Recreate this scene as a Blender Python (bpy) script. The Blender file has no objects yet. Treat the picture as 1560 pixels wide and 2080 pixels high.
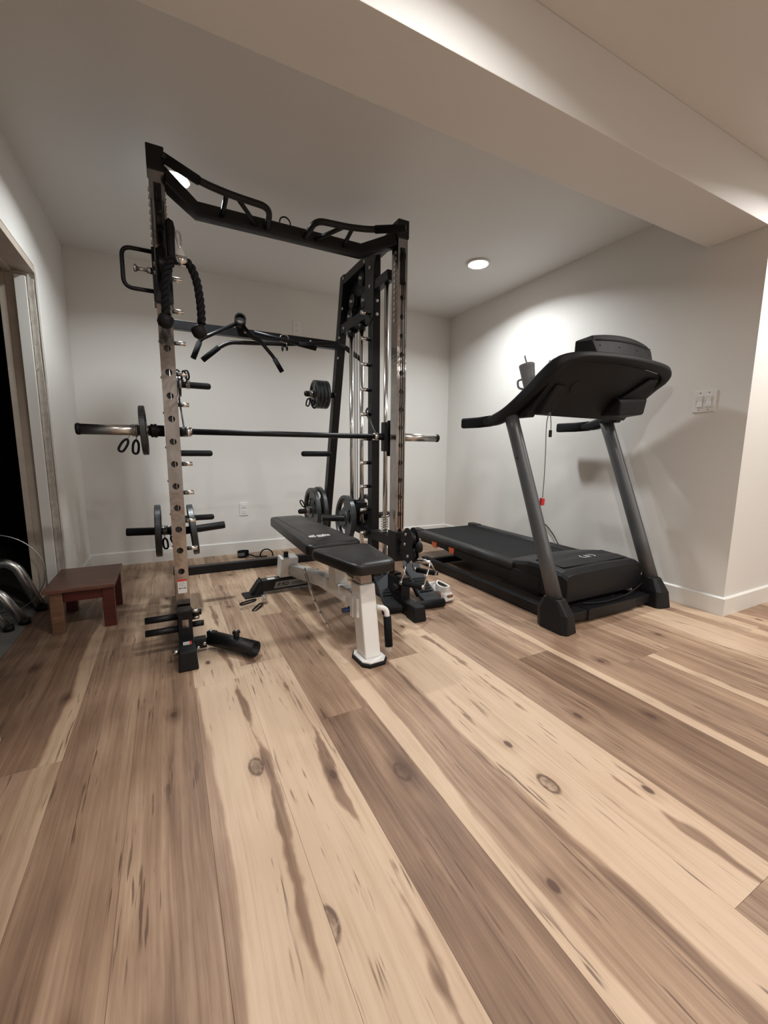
import bpy, bmesh, math, random
from mathutils import Vector, Matrix
random.seed(7)
PI = math.pi
SC = bpy.context.scene
COL = SC.collection

# ------------------------------------------------------------------ camera
CH = 0.96                                     # lens height above the floor
def _cam():
    F = 845.06
    yaw, pit, rol = [math.radians(a) for a in (27.4295, 8.2505, 0.4499)]
    f = Vector((math.sin(yaw)*math.cos(pit), math.cos(yaw)*math.cos(pit), -math.sin(pit)))
    r = Vector((math.cos(yaw), -math.sin(yaw), 0)); u = r.cross(f)
    r2 = r*math.cos(rol) + u*math.sin(rol); u2 = -r*math.sin(rol) + u*math.cos(rol)
    cd = bpy.data.cameras.new('camera'); cam = bpy.data.objects.new('camera', cd); COL.objects.link(cam)
    m = Matrix((r2, u2, -f)).transposed().to_4x4(); m.translation = (0, 0, CH)
    cam.matrix_world = m
    cd.sensor_fit = 'VERTICAL'; cd.sensor_height = 36; cd.sensor_width = 27
    cd.lens = F/2080*36; cd.clip_start = 0.02; cd.clip_end = 60
    SC.camera = cam
_cam()

# ------------------------------------------------------------------ world, lights, exposure
W = bpy.data.worlds.new('world'); SC.world = W; W.use_nodes = True
W.node_tree.nodes['Background'].inputs[0].default_value = (0.9, 0.95, 1, 1)
W.node_tree.nodes['Background'].inputs[1].default_value = 0.015
SC.view_settings.view_transform = 'Standard'; SC.view_settings.look = 'None'
SC.view_settings.gamma = 1; SC.view_settings.use_curve_mapping = False
SC.view_settings.exposure = -0.04
CEIL = 2.44
# recessed lamps: (x, y, watts, colour)
LAMPS = [(2.275, 2.80, 24, (.94, .985, 1.0)), (0.125, 2.775, 20, (.94, .985, 1.0)),
         (-0.55, 0.63, 6, (1.0, .98, .95)), (0.75, 0.63, 17, (1.0, .98, .95)), (3.05, 0.63, 24, (1.0, .965, .93)),
         (0.75, -1.4, 32, (1.0, .98, .95)), (3.05, -1.4, 30, (1.0, .98, .95))]  # unseen rear pair, raised to light the beam face and near floor

# ------------------------------------------------------------------ materials
M = {}
def mat(name, col, rough=.5, metal=0, bump=0, bscale=200, bdist=.002, spec=.5, coat=0, emit=None, var=0, vscale=8, sheen=0):
    m = bpy.data.materials.new(name); m.use_nodes = True; nt = m.node_tree; N = nt.nodes; L = nt.links
    p = N['Principled BSDF']
    p.inputs['Base Color'].default_value = (*col, 1); p.inputs['Roughness'].default_value = rough
    p.inputs['Metallic'].default_value = metal; p.inputs['Specular IOR Level'].default_value = spec
    if coat: p.inputs['Coat Weight'].default_value = coat; p.inputs['Coat Roughness'].default_value = .15
    if emit: p.inputs['Emission Color'].default_value = (*emit[:3], 1); p.inputs['Emission Strength'].default_value = emit[3]
    tc = N.new('ShaderNodeTexCoord')
    if var:
        n = N.new('ShaderNodeTexNoise'); n.inputs['Scale'].default_value = vscale; n.inputs['Detail'].default_value = 5
        L.new(tc.outputs['Object'], n.inputs['Vector'])
        mx = N.new('ShaderNodeMix'); mx.data_type = 'RGBA'
        mx.inputs[6].default_value = (*[c*(1-var) for c in col], 1); mx.inputs[7].default_value = (*[min(1, c*(1+var)) for c in col], 1)
        L.new(n.outputs['Fac'], mx.inputs[0]); L.new(mx.outputs[2], p.inputs['Base Color'])
        mr = N.new('ShaderNodeMapRange'); mr.inputs[3].default_value = rough*.8; mr.inputs[4].default_value = min(1, rough*1.25)
        L.new(n.outputs['Fac'], mr.inputs[0]); L.new(mr.outputs[0], p.inputs['Roughness'])
    if bump:
        n = N.new('ShaderNodeTexNoise'); n.inputs['Scale'].default_value = bscale; n.inputs['Detail'].default_value = 3
        L.new(tc.outputs['Object'], n.inputs['Vector'])
        b = N.new('ShaderNodeBump'); b.inputs['Strength'].default_value = bump; b.inputs['Distance'].default_value = bdist
        L.new(n.outputs['Fac'], b.inputs['Height']); L.new(b.outputs[0], p.inputs['Normal'])
    M[name] = m
    return m
mat('wall_paint', (.76, .74, .705), .62, bump=.12, bscale=260, var=.015, vscale=3, spec=.3)
mat('ceiling_paint', (.74, .735, .72), .6, bump=.10, bscale=160, var=.01, vscale=2, spec=.3)
mat('trim_paint', (.80, .785, .75), .35, bump=.05, bscale=60)
mat('jamb_wood', (.50, .43, .36), .6, bump=.2, bscale=60, var=.2, vscale=14)
mat('broken_wood', (.46, .42, .37), .8, bump=.8, bscale=50, var=.5, vscale=30)
mat('store_shade', (.012, .014, .018), .9)  # near-black colour stands in for the room being unlit
mat('store_floor', (.16, .15, .14), .7, var=.15, vscale=6)
mat('powder_black', (.0065, .0065, .008), .40, bump=.15, bscale=700, var=.15, vscale=20, spec=.32)
mat('black_plastic', (.008, .008, .009), .45, bump=.1, bscale=500, spec=.30)
mat('black_rubber', (.006, .006, .007), .60, bump=.2, bscale=300, spec=.28)
mat('foam_grip', (.006, .006, .007), .8, bump=.4, bscale=400, spec=.2)
mat('chrome', (.74, .72, .70), .15, metal=1, var=.04, vscale=12)
mat('chrome_post', (.36, .33, .315), .16, metal=1, bump=.30, bscale=7, bdist=.02, var=.30, vscale=11)
mat('brushed_chrome', (.62, .59, .56), .30, metal=1, var=.08, vscale=20)
mat('steel', (.55, .54, .53), .28, metal=1, var=.1, vscale=30)
mat('iron_plate', (.058, .062, .065), .33, metal=.5, bump=.5, bscale=160, var=.25, vscale=40, spec=.5)
mat('vinyl', (.0085, .0075, .007), .33, bump=.3, bscale=420, spec=.40, var=.12, vscale=8)
mat('white_metal', (.80, .79, .77), .32, bump=.05, bscale=200, spec=.5)
mat('tread_grey', (.115, .118, .122), .40, metal=.5, bump=.15, bscale=500, var=.08, vscale=8)
mat('console_black', (.009, .009, .010), .52, bump=.35, bscale=600, spec=.28)
mat('belt', (.010, .010, .011), .75, bump=.4, bscale=500, spec=.2)
mat('rail_grey', (.026, .026, .027), .5, bump=.2, bscale=400, spec=.3)
mat('stepper_grey', (.020, .023, .026), .6, bump=.4, bscale=300, spec=.3)
mat('white_plastic', (.80, .79, .77), .35)
mat('grey_plastic', (.22, .22, .225), .45)
mat('slot_dark', (.02, .02, .02), .8)
mat('rope', (.006, .006, .008), .7, bump=.5, bscale=900, spec=.25)
mat('red_plastic', (.55, .03, .03), .4)
mat('blue_plastic', (.02, .035, .12), .4)
mat('orange_plastic', (.75, .16, .06), .5)
mat('teal_card', (.02, .25, .25), .6)
mat('red_card', (.45, .03, .03), .6)
mat('shoe_white', (.74, .71, .67), .55, bump=.3, bscale=150)
mat('shoe_brown', (.20, .08, .05), .6)
mat('shoe_dark', (.03, .028, .027), .8)
mat('label_white', (.72, .71, .69), .5)
mat('label_red', (.55, .05, .04), .5)
mat('label_grey', (.25, .25, .25), .5)
mat('ink', (.015, .015, .015), .5)
mat('cheek_grey', (.055, .055, .058), .45, bump=.15, bscale=500, spec=.35)
mat('strap_grey', (.12, .12, .12), .7)
mat('lamp_lens', (1, 1, 1), .5, emit=(1.0, .97, .92, 26))
mat('subfloor', (.05, .035, .025), .9)

def wood_floor():
    m = bpy.data.materials.new('floor_plank_wood'); m.use_nodes = True; nt = m.node_tree; N = nt.nodes; L = nt.links
    p = N['Principled BSDF']
    def attr(n):
        a = N.new('ShaderNodeAttribute'); a.attribute_type = 'OBJECT'; a.attribute_name = n; return a.outputs['Fac']
    def math_(op, a, b=None, c=None, clamp=False):
        x = N.new('ShaderNodeMath'); x.operation = op; x.use_clamp = clamp
        for i, v in enumerate((a, b, c)):
            if v is None: continue
            if isinstance(v, (int, float)): x.inputs[i].default_value = v
            else: L.new(v, x.inputs[i])
        return x.outputs[0]
    def rng(v, a, b, c, d, smooth=True):
        x = N.new('ShaderNodeMapRange'); x.clamp = True
        x.interpolation_type = 'SMOOTHSTEP' if smooth else 'LINEAR'
        L.new(v, x.inputs[0])
        for i, k in enumerate((a, b, c, d)):
            if isinstance(k, (int, float)): x.inputs[i+1].default_value = k
            else: L.new(k, x.inputs[i+1])
        return x.outputs[0]
    tc = N.new('ShaderNodeTexCoord'); sp = N.new('ShaderNodeSeparateXYZ'); L.new(tc.outputs['Object'], sp.inputs[0])
    X, Y = sp.outputs[0], sp.outputs[1]
    seed = attr('seed')
    def noise(sx, sy, detail=4, off=0, rough=.55, dist=0):
        cb = N.new('ShaderNodeCombineXYZ')
        L.new(math_('MULTIPLY', XW if sx > 20 else X, sx), cb.inputs[0]); L.new(math_('MULTIPLY', Y, sy), cb.inputs[1])
        L.new(math_('MULTIPLY_ADD', seed, 13.7, off), cb.inputs[2])
        n = N.new('ShaderNodeTexNoise'); n.inputs['Scale'].default_value = 1; n.inputs['Detail'].default_value = detail
        n.inputs['Roughness'].default_value = rough; n.inputs['Distortion'].default_value = dist
        L.new(cb.outputs[0], n.inputs['Vector']); return n.outputs['Fac']
    XW = X
    wob = noise(4, 1.3, 2, 3)                        # slow wander of the grain
    # knots: two per plank, given as object properties
    def knot(px, py, rad):
        dx = math_('SUBTRACT', X, attr(px)); dy = math_('SUBTRACT', Y, attr(py))
        return dx, dy, math_('SQRT', math_('ADD', math_('POWER', math_('ABSOLUTE', dx), 2),
                    math_('POWER', math_('MULTIPLY', math_('ABSOLUTE', dy), .55), 2)))
    k1x, k1y, d1 = knot('knot_x', 'knot_y', 0)
    k2x, k2y, d2 = knot('knot2_x', 'knot2_y', 0)
    def push(kx, ky, d, amp=.0016):                  # fibres flow round a knot
        e = math_('DIVIDE', amp, math_('ADD', math_('POWER', d, 1.6), .011))
        return math_('MULTIPLY', math_('MULTIPLY', kx, e), 1.0)
    XW = math_('SUBTRACT', math_('SUBTRACT', math_('ADD', X, math_('MULTIPLY', math_('SUBTRACT', wob, .5), .035)), push(k1x, k1y, d1)), push(k2x, k2y, d2))
    # heartwood / sapwood boundary
    wig = math_('MULTIPLY', math_('SUBTRACT', noise(6, 1.7, 4, 9), .5), .075)
    side = rng(math_('ADD', math_('SUBTRACT', math_('ADD', XW, wig), attr('split')), 0), -.009, .006, 0, 1)
    base = math_('ADD', math_('MULTIPLY', attr('tone_a'), math_('SUBTRACT', 1, side)), math_('MULTIPLY', attr('tone_b'), side))
    # a wandering heartwood streak
    st = math_('ABSOLUTE', math_('SUBTRACT', math_('ADD', XW, math_('MULTIPLY', math_('SUBTRACT', noise(1.5, 1.6, 3, 21), .5), .07)), attr('streak')))
    stw = rng(noise(5, 2.4, 4, 33), .38, .66, -.003, .024)
    stm = math_('MULTIPLY', rng(math_('SUBTRACT', st, stw), -.010, .004, 1, 0), attr('streak_on'))
    base = math_('ADD', base, math_('MULTIPLY', stm, .60))
    g1 = noise(34, 1.5, 5, 5, .6)                    # broad bands
    g2 = noise(150, 2.6, 5, 7, .65)                  # fine fibres
    g3 = noise(120, 6.5, 2, 15, .45)
    tone = math_('ADD', math_('ADD', base, math_('MULTIPLY', math_('SUBTRACT', g1, .5), .78)), math_('MULTIPLY', math_('SUBTRACT', g2, .5), .50))
    tone = math_('ADD', tone, math_('MULTIPLY', math_('SUBTRACT', noise(10, 3, 4, 41), .5), .55))
    halo = math_('ADD', rng(d1, .012, .06, .22, 0), rng(d2, .008, .04, .2, 0))
    tone = math_('ADD', tone, halo)
    cr = N.new('ShaderNodeValToRGB'); L.new(tone, cr.inputs[0])
    e = cr.color_ramp.elements
    stops = [(0, (.560, .412, .292)), (.22, (.480, .340, .232)), (.45, (.345, .226, .150)), (.7, (.222, .136, .088)), (1, (.112, .062, .040))]
    e[0].position = 0; e[0].color = (*stops[0][1], 1); e[1].position = 1; e[1].color = (*stops[-1][1], 1)
    for q, c in stops[1:-1]:
        el = e.new(q); el.color = (*c, 1)
    # dark flecks (mineral streaks)
    fl = math_('MULTIPLY', rng(g3, .60, .68, 0, 1), rng(noise(14, 2.2, 2, 55), .47, .60, 0, 1))
    ring = math_('MULTIPLY', rng(d1, .019, .026, 1, 0), math_('ADD', rng(noise(60, 45, 4, 61), .35, .65, .25, .8), math_('MULTIPLY', rng(d1, .014, .018, 0, 1), .5)), clamp=True)
    ring2 = math_('MULTIPLY', rng(d2, .007, .013, 1, 0), .9)
    dark = math_('MAXIMUM', math_('MAXIMUM', math_('MULTIPLY', fl, .75), math_('MULTIPLY', ring, .85)), ring2)
    mx = N.new('ShaderNodeMix'); mx.data_type = 'RGBA'; L.new(dark, mx.inputs[0]); L.new(cr.outputs[0], mx.inputs[6])
    mx.inputs[7].default_value = (.085, .045, .03, 1)
    L.new(mx.outputs[2], p.inputs['Base Color'])
    rr = rng(g2, .3, .7, .42, .56); L.new(rr, p.inputs['Roughness']); p.inputs['Specular IOR Level'].default_value = .38
    b = N.new('ShaderNodeBump'); b.inputs['Strength'].default_value = .22; b.inputs['Distance'].default_value = .0012
    L.new(g2, b.inputs['Height']); L.new(b.outputs[0], p.inputs['Normal'])
    M['plank'] = m
wood_floor()

def wood_solid(name, c0, c1, c2):
    m = bpy.data.materials.new(name); m.use_nodes = True; nt = m.node_tree; N = nt.nodes; L = nt.links
    p = N['Principled BSDF']; tc = N.new('ShaderNodeTexCoord'); mp = N.new('ShaderNodeMapping')
    mp.inputs['Scale'].default_value = (3, 30, 30); L.new(tc.outputs['Object'], mp.inputs[0])
    n = N.new('ShaderNodeTexNoise'); n.inputs['Scale'].default_value = 1.5; n.inputs['Detail'].default_value = 6; n.inputs['Distortion'].default_value = 1.2
    L.new(mp.outputs[0], n.inputs['Vector']); cr = N.new('ShaderNodeValToRGB'); L.new(n.outputs['Fac'], cr.inputs[0])
    e = cr.color_ramp.elements; e[0].position = .3; e[0].color = (*c0, 1); e[1].position = .72; e[1].color = (*c2, 1)
    x = e.new(.5); x.color = (*c1, 1)
    L.new(cr.outputs[0], p.inputs['Base Color']); p.inputs['Roughness'].default_value = .38
    M[name] = m
wood_solid('stool_wood', (.11, .042, .028), (.15, .062, .042), (.20, .095, .062))
wood_solid('stool_pale', (.13, .060, .034), (.17, .088, .05), (.21, .118, .07))
wood_solid('stool_red', (.065, .011, .009), (.085, .015, .011), (.11, .022, .015))

# ------------------------------------------------------------------ mesh helpers
def V(*a): return Vector(a)
def box(bm, x0, x1, y0, y1, z0, z1, bev=0, rot=None, mi=0):
    g = bmesh.ops.create_cube(bm, size=1); vs = g['verts']
    for v in vs:
        v.co = Vector(((x0+x1)/2 + v.co.x*(x1-x0), (y0+y1)/2 + v.co.y*(y1-y0), (z0+z1)/2 + v.co.z*(z1-z0)))
    fs = set(f for v in vs for f in v.link_faces)
    if bev:
        es = set(e for v in vs for e in v.link_edges)
        r = bmesh.ops.bevel(bm, geom=list(es), offset=bev, segments=2, affect='EDGES', profile=.6)
        vs = list(set(v for f in r['faces'] for v in f.verts)); fs = set(f for v in vs for f in v.link_faces)
        vs = list(set(v for f in fs for v in f.verts))
    for f in fs: f.material_index = mi
    if rot: bmesh.ops.transform(bm, matrix=rot, verts=vs)
    return vs
def R_at(p, ang, axis):
    T = Matrix.Translation(p); return T @ Matrix.Rotation(ang, 4, axis) @ T.inverted()
def frames(pts, closed=False, up=None):
    n = len(pts); out = []; prev = None
    for i in range(n):
        if closed: t = pts[(i+1) % n] - pts[i-1]
        else: t = pts[min(i+1, n-1)] - pts[max(i-1, 0)]
        t.normalize()
        if up is not None: a = up - t*up.dot(t)
        elif prev is None:
            a = Vector((0, 0, 1)) if abs(t.z) < .9 else Vector((1, 0, 0)); a = a - t*a.dot(t)
        else: a = prev - t*prev.dot(t)
        if a.length < 1e-6: a = Vector((1, 0, 0)) - t*t.x
        a.normalize(); prev = a; out.append((t, a, t.cross(a)))
    return out
def sweep(bm, pts, prof, closed=False, up=None, scale=None, caps=True, mi=0):
    """prof: list of (u,v) in the frame (a, b); pts: path"""
    pts = [Vector(p) for p in pts]; fr = frames(pts, closed, Vector(up) if up else None); rings = []
    for i, (p, (t, a, b)) in enumerate(zip(pts, fr)):
        s = scale[i] if scale else 1
        su, sv = (s if isinstance(s, tuple) else (s, s))
        rings.append([bm.verts.new(p + a*(u*su) + b*(v*sv)) for u, v in prof])
    n = len(prof); m = len(rings)
    for i in range(m if closed else m-1):
        A, B = rings[i], rings[(i+1) % m]
        for j in range(n):
            f = bm.faces.new((A[j], A[(j+1) % n], B[(j+1) % n], B[j])); f.smooth = True; f.material_index = mi
    if caps and not closed:
        for r_ in (list(reversed(rings[0])), rings[-1]):
            f = bm.faces.new(r_); f.material_index = mi
def circ(r, n=12): return [(r*math.cos(2*PI*k/n), r*math.sin(2*PI*k/n)) for k in range(n)]
def rrect(w, h, r, n=3):
    out = []
    for cx, cy, a0 in ((w/2-r, h/2-r, 0), (-w/2+r, h/2-r, PI/2), (-w/2+r, -h/2+r, PI), (w/2-r, -h/2+r, 1.5*PI)):
        for k in range(n+1):
            a = a0 + PI/2*k/n; out.append((cx+r*math.cos(a), cy+r*math.sin(a)))
    return out
def smooth(pts, k=4, closed=False):
    pts = [Vector(p) for p in pts]; n = len(pts); out = []
    for i in range(n if closed else n-1):
        if closed: p0, p1, p2, p3 = pts[i-1], pts[i], pts[(i+1) % n], pts[(i+2) % n]
        else: p0, p1, p2, p3 = pts[max(i-1, 0)], pts[i], pts[i+1], pts[min(i+2, n-1)]
        for j in range(k):
            t = j/k
            out.append(.5*((2*p1)+(-p0+p2)*t+(2*p0-5*p1+4*p2-p3)*t*t+(-p0+3*p1-3*p2+p3)*t*t*t))
    if not closed: out.append(pts[-1])
    return out
def fillet(pts, r, k=4, closed=False):
    pts = [Vector(p) for p in pts]; n = len(pts); out = []
    for i in range(n):
        if not closed and i in (0, n-1): out.append(pts[i]); continue
        a, b, c = pts[i-1], pts[i], pts[(i+1) % n]
        rr = min(r, (a-b).length*.48, (c-b).length*.48)
        p = b+(a-b).normalized()*rr; q = b+(c-b).normalized()*rr
        for j in range(k+1):
            t = j/k; out.append(p*(1-t)**2 + b*2*t*(1-t) + q*t*t)
    return out
def tube(bm, pts, r, n=12, closed=False, mi=0, scale=None, caps=True): sweep(bm, pts, circ(r, n), closed, mi=mi, scale=scale, caps=caps)
def rod(bm, a, b, r, n=14, mi=0): sweep(bm, [a, b], circ(r, n), mi=mi)
def hollow(bm, a, b, r, t, n=20, mi=0):
    a, b = Vector(a), Vector(b); fr = frames([a, b]); R = []
    for p, rr in ((a, r), (b, r), (b, r-t), (a, r-t)):
        R.append([bm.verts.new(p+fr[0][1]*x+fr[0][2]*y) for x, y in circ(rr, n)])
    for i in range(4):
        A, B = R[i], R[(i+1) % 4]
        for j in range(n):
            f = bm.faces.new((A[j], A[(j+1) % n], B[(j+1) % n], B[j])); f.material_index = mi; f.smooth = i in (0, 2)
def lathe(bm, prof, org, axis='X', n=24, mi=0):
    """prof: (distance along axis, radius)"""
    ax = {'X': V(1, 0, 0), 'Y': V(0, 1, 0), 'Z': V(0, 0, 1)}[axis] if isinstance(axis, str) else Vector(axis).normalized()
    a = Vector((0, 0, 1)) if abs(ax.z) < .9 else Vector((1, 0, 0)); a = (a-ax*a.dot(ax)).normalized(); b = ax.cross(a)
    org = Vector(org); rings = []
    for d, r in prof:
        rings.append([bm.verts.new(org+ax*d+(a*math.cos(2*PI*k/n)+b*math.sin(2*PI*k/n))*max(r, 1e-4)) for k in range(n)])
    for A, B in zip(rings, rings[1:]):
        for j in range(n):
            f = bm.faces.new((A[j], A[(j+1) % n], B[(j+1) % n], B[j])); f.material_index = mi; f.smooth = True
    for r_ in (list(reversed(rings[0])), rings[-1]):
        f = bm.faces.new(r_); f.material_index = mi
def prism(bm, poly, off, mi=0):
    """poly: 3D loop, off: extrusion vector"""
    A = [bm.verts.new(Vector(p)) for p in poly]; B = [bm.verts.new(Vector(p)+Vector(off)) for p in poly]
    bm.faces.new(list(reversed(A))).material_index = mi; bm.faces.new(B).material_index = mi
    for j in range(len(A)):
        bm.faces.new((A[j], A[(j+1) % len(A)], B[(j+1) % len(A)], B[j])).material_index = mi
def hexa(bm, p, mi=0):
    """8 corners: bottom loop 4, top loop 4"""
    v = [bm.verts.new(Vector(q)) for q in p]
    for f in ((3, 2, 1, 0), (4, 5, 6, 7), (0, 1, 5, 4), (1, 2, 6, 5), (2, 3, 7, 6), (3, 0, 4, 7)):
        bm.faces.new([v[i] for i in f]).material_index = mi
def bolt(bm, p, axis, r=.009, h=.006):
    lathe(bm, [(0, r), (h*.6, r), (h, r*.7)], p, axis, 10)
def coil(bm, c, axis, R, wire, turns, length, n=12):
    ax = Vector(axis).normalized(); a = Vector((0, 0, 1)) if abs(ax.z) < .9 else Vector((1, 0, 0)); a = (a-ax*a.dot(ax)).normalized(); b = ax.cross(a)
    N_ = int(turns*n); c = Vector(c)
    tube(bm, [c+ax*(length*(k/N_-.5))+(a*math.cos(2*PI*k/n)+b*math.sin(2*PI*k/n))*R for k in range(N_+1)], wire, 6)

WL = {}
def obj(name, bm, m, parent=None, bevel=0, smooth_=False, kind=None, label=None, local=False, subsurf=0):
    """links ONE mesh object. parent: Empty or mesh part; geometry given in scene space unless local"""
    me = bpy.data.meshes.new(name)
    bmesh.ops.recalc_face_normals(bm, faces=bm.faces[:])
    if parent is not None and not local:
        o_ = WL[parent.name]
        bmesh.ops.translate(bm, verts=bm.verts[:], vec=-o_)
    bm.to_mesh(me); bm.free()
    for q in (m if isinstance(m, (list, tuple)) else [m]): me.materials.append(M[q])
    o = bpy.data.objects.new(name, me); COL.objects.link(o)
    if parent is not None:
        o.parent = parent; WL[o.name] = WL[parent.name]
    else: WL[o.name] = Vector((0, 0, 0))
    if bevel:
        b = o.modifiers.new('bevel', 'BEVEL'); b.width = bevel; b.segments = 2; b.limit_method = 'ANGLE'; b.angle_limit = .6
    if subsurf:
        s = o.modifiers.new('sub', 'SUBSURF'); s.levels = subsurf; s.render_levels = subsurf
    if smooth_:
        for f in me.polygons: f.use_smooth = True
    if kind: o['kind'] = kind
    if label: o['label'] = label
    return o
def thing(name, label, cat, loc=(0, 0, 0), rotz=0, group=None):
    o = bpy.data.objects.new(name, None); COL.objects.link(o); o.empty_display_size = .05
    o.location = loc; o.rotation_euler = (0, 0, rotz); o['label'] = label; o['category'] = cat
    if group: o['group'] = group
    WL[o.name] = Vector(loc)
    return o
def tag(o, label, cat, group=None):
    o['label'] = label; o['category'] = cat
    if group: o['group'] = group
    return o
def B(): return bmesh.new()
def recenter(o):
    """moves a top-level mesh's origin to its own base centre"""
    vs = [v.co for v in o.data.vertices]
    c = Vector(((min(v.x for v in vs)+max(v.x for v in vs))/2, (min(v.y for v in vs)+max(v.y for v in vs))/2, min(v.z for v in vs)))
    o.data.transform(Matrix.Translation(-c)); o.location = c; WL[o.name] = c
    return o
def text_mesh(txt, size, mirror=False, bold=0):
    cu = bpy.data.curves.new('t', 'FONT'); cu.body = txt; cu.size = size; cu.extrude = .0004; cu.offset = bold
    t = bpy.data.objects.new('t', cu); COL.objects.link(t); dg = bpy.context.evaluated_depsgraph_get()
    me = bpy.data.meshes.new_from_object(t.evaluated_get(dg)); bpy.data.objects.remove(t)
    b = B(); b.from_mesh(me); bpy.data.meshes.remove(me)
    if mirror:
        xs = [v.co.x for v in b.verts]; c = (min(xs)+max(xs))
        for v in b.verts: v.co.x = c-v.co.x
    return b

# ------------------------------------------------------------------ the setting
XL, XR, YB, YC = -0.60, 2.91, 4.03, 1.185      # left wall, right wall, back wall, corner of the right wall
XE, YE = 5.2, -2.6                              # hidden ends of the room
DY0, DY1, DZ = 1.70, 3.14, 1.935                # doorway in the left wall
def shell():
    b = B(); box(b, -2.6, XE, YE, YB+.1, -.10, -.012); fl = obj('floor', b, 'subfloor', kind='structure'); recenter(fl)
    pw = .195; x0 = -.735; idx = 0
    # tones per column: list of (y_start, y_end, tone_a, tone_b, split, streak, streak_on, knot, knot2); 0 = sapwood cream, 1 = heartwood brown
    F_ = 9
    def P(y0, y1, a, c, s=0, st=0, on=0, k=None, k2=None): return (y0, y1, a, c, s, st, on, k, k2)
    cols = {
        0: [P(-1.2, 1.497, .50, .45, .05), P(1.497, 3.2, .80, .72, 0), P(3.2, 4.1, .6, .5)],
        1: [P(-1.4, 1.497, .50, .36, .03), P(1.497, 3.1, .74, .24, .045, k2=(.04, 1.9)), P(3.1, 4.1, .55, .4)],
        2: [P(-1.0, 2.55, .60, .48, 0, k2=(.035, .72)), P(2.55, 4.1, .5, .35, .0)],
        3: [P(-1.6, 2.55, .48, .62, .0, k=(-.02, .62), k2=(.02, 1.596)), P(2.55, 4.1, .35, .6, .02)],
        4: [P(-1.1, 1.75, .55, .06, -.075, .06, 1, k=(.045, 1.20)), P(1.75, 2.7, .05, .10, 0, .05, 1), P(2.7, 4.1, .45, .2, .01)],
        5: [P(-.9, 1.85, .05, .16, 0, .05, 1, k=(-.10, .69), k2=(.05, 1.064)), P(1.85, 3.1, .42, .30, 0, -.05, .5), P(3.1, 4.1, .5, .3)],
        6: [P(-1.1, 1.325, .74, .68, 0, k=(.045, .98)), P(1.325, 2.4, .55, .60), P(2.4, 4.1, .2, .5, .03)],
        7: [P(-.8, 1.95, .05, .52, -.045), P(1.95, 3.2, .25, .50, -.03), P(3.2, 4.1, .5, .5)],
        8: [P(-.9, 1.60, .50, .06, -.055, -.07, .4, k=(.015, .745), k2=(.030, .925)), P(1.60, 3.0, .62, .55), P(3.0, 4.1, .3, .3)],
        9: [P(-1.2, .325, .62, .55), P(.325, 1.75, .04, .08, 0, .03, 1, k2=(.06, .6)), P(1.75, 3.0, .06, .3, .05, k2=(-.01, 1.9)), P(3.0, 4.1, .5, .3)],
        10: [P(-1.0, 1.95, .58, .64), P(1.95, 3.2, .30, .55, .0), P(3.2, 4.1, .5, .5)],
        11: [P(-.6, 1.337, .80, .76, k2=(.03, .8)), P(1.337, 2.6, .50, .40), P(2.6, 4.1, .4, .5)],
        12: [P(-.5, 2.1, .06, .56, -.045, k2=(.04, 1.15)), P(2.1, 4.1, .4, .5)],
        13: [P(-.9, 1.085, .58, .52), P(1.085, 2.4, .62, .55), P(2.4, 4.1, .5, .5)],
        14: [P(-.7, 1.085, .06, .55, -.05), P(1.085, 2.6, .60, .40, 0), P(2.6, 4.1, .5, .5)],
        15: [P(-.9, 2.3, .64, .50, 0, k2=(.0, 1.2)), P(2.3, 4.1, .5, .5)],
        16: [P(-.8, 1.9, .35, .08, -.02), P(1.9, 4.1, .5, .5)],
        17: [P(-.8, .62, .45, .6), P(.62, 1.8, .12, .50, .02), P(1.8, 4.1, .5, .5)],
        18: [P(-.9, 1.0, .15, .6, .0), P(1.0, 2.2, .10, .55, .03), P(2.2, 4.1, .5, .5)],
    }
    for i in range(-9, 0):
        cols[i] = [P(-1.2+random.random()*.8, 1.0, *random.choice([(.6, .6), (.1, .2), (.1, .55)])), P(1.0, 1.6, .5, .4)]
    for i in range(19, 30):
        cols[i] = [P(-1.4+random.random()*.6, .3+random.random()*.5, *random.choice([(.6, .6), (.1, .2), (.1, .55)])),
                   P(9, 9, *random.choice([(.6, .55), (.12, .15), (.15, .6)]))]
        a, c = cols[i]; cols[i] = [a, (a[1], 1.19)+c[2:]]
    meshes = {}
    for i, lst in cols.items():
        xa = x0+pw*i; xb = xa+pw
        if i == 18: xb = min(xb, 2.97)
        ext = [(YE, lst[0][0], .5, .4, 0, 0, 0, None, None)]+lst
        for (y0, y1, ta, tb, s, st, on, k, k2) in ext:
            y1 = min(y1, YB+.02)
            if i >= 19: y1 = min(y1, 1.19)
            if y1-y0 < .04: continue
            key = (round(xb-xa, 4), round(y1-y0, 4))
            if key not in meshes:
                b = B(); g = .00022
                box(b, -key[0]/2+g, key[0]/2-g, -key[1]/2+g, key[1]/2-g, -.011, 0, bev=.0005)
                me = bpy.data.meshes.new('plank'); b.to_mesh(me); b.free(); me.materials.append(M['plank']); meshes[key] = me
            o = bpy.data.objects.new('plank', meshes[key]); COL.objects.link(o); o.parent = fl
            cx, cy = (xa+xb)/2, (y0+y1)/2
            o.location = Vector((cx, cy, 0))-WL['floor']
            if k is None: kk = (5., 5.)
            else: kk = (k[0], k[1]-cy)
            if k2 is None: kk2 = ((random.random()-.5)*.14, (random.random()-.5)*(y1-y0)*.8)
            else: kk2 = (k2[0], k2[1]-cy)
            o['tone_a'] = float(ta); o['tone_b'] = float(tb); o['split'] = float(s); o['streak'] = float(st); o['streak_on'] = float(on)
            o['knot_x'] = kk[0]; o['knot_y'] = kk[1]; o['knot2_x'] = kk2[0]; o['knot2_y'] = kk2[1]; o['seed'] = random.random()
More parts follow.
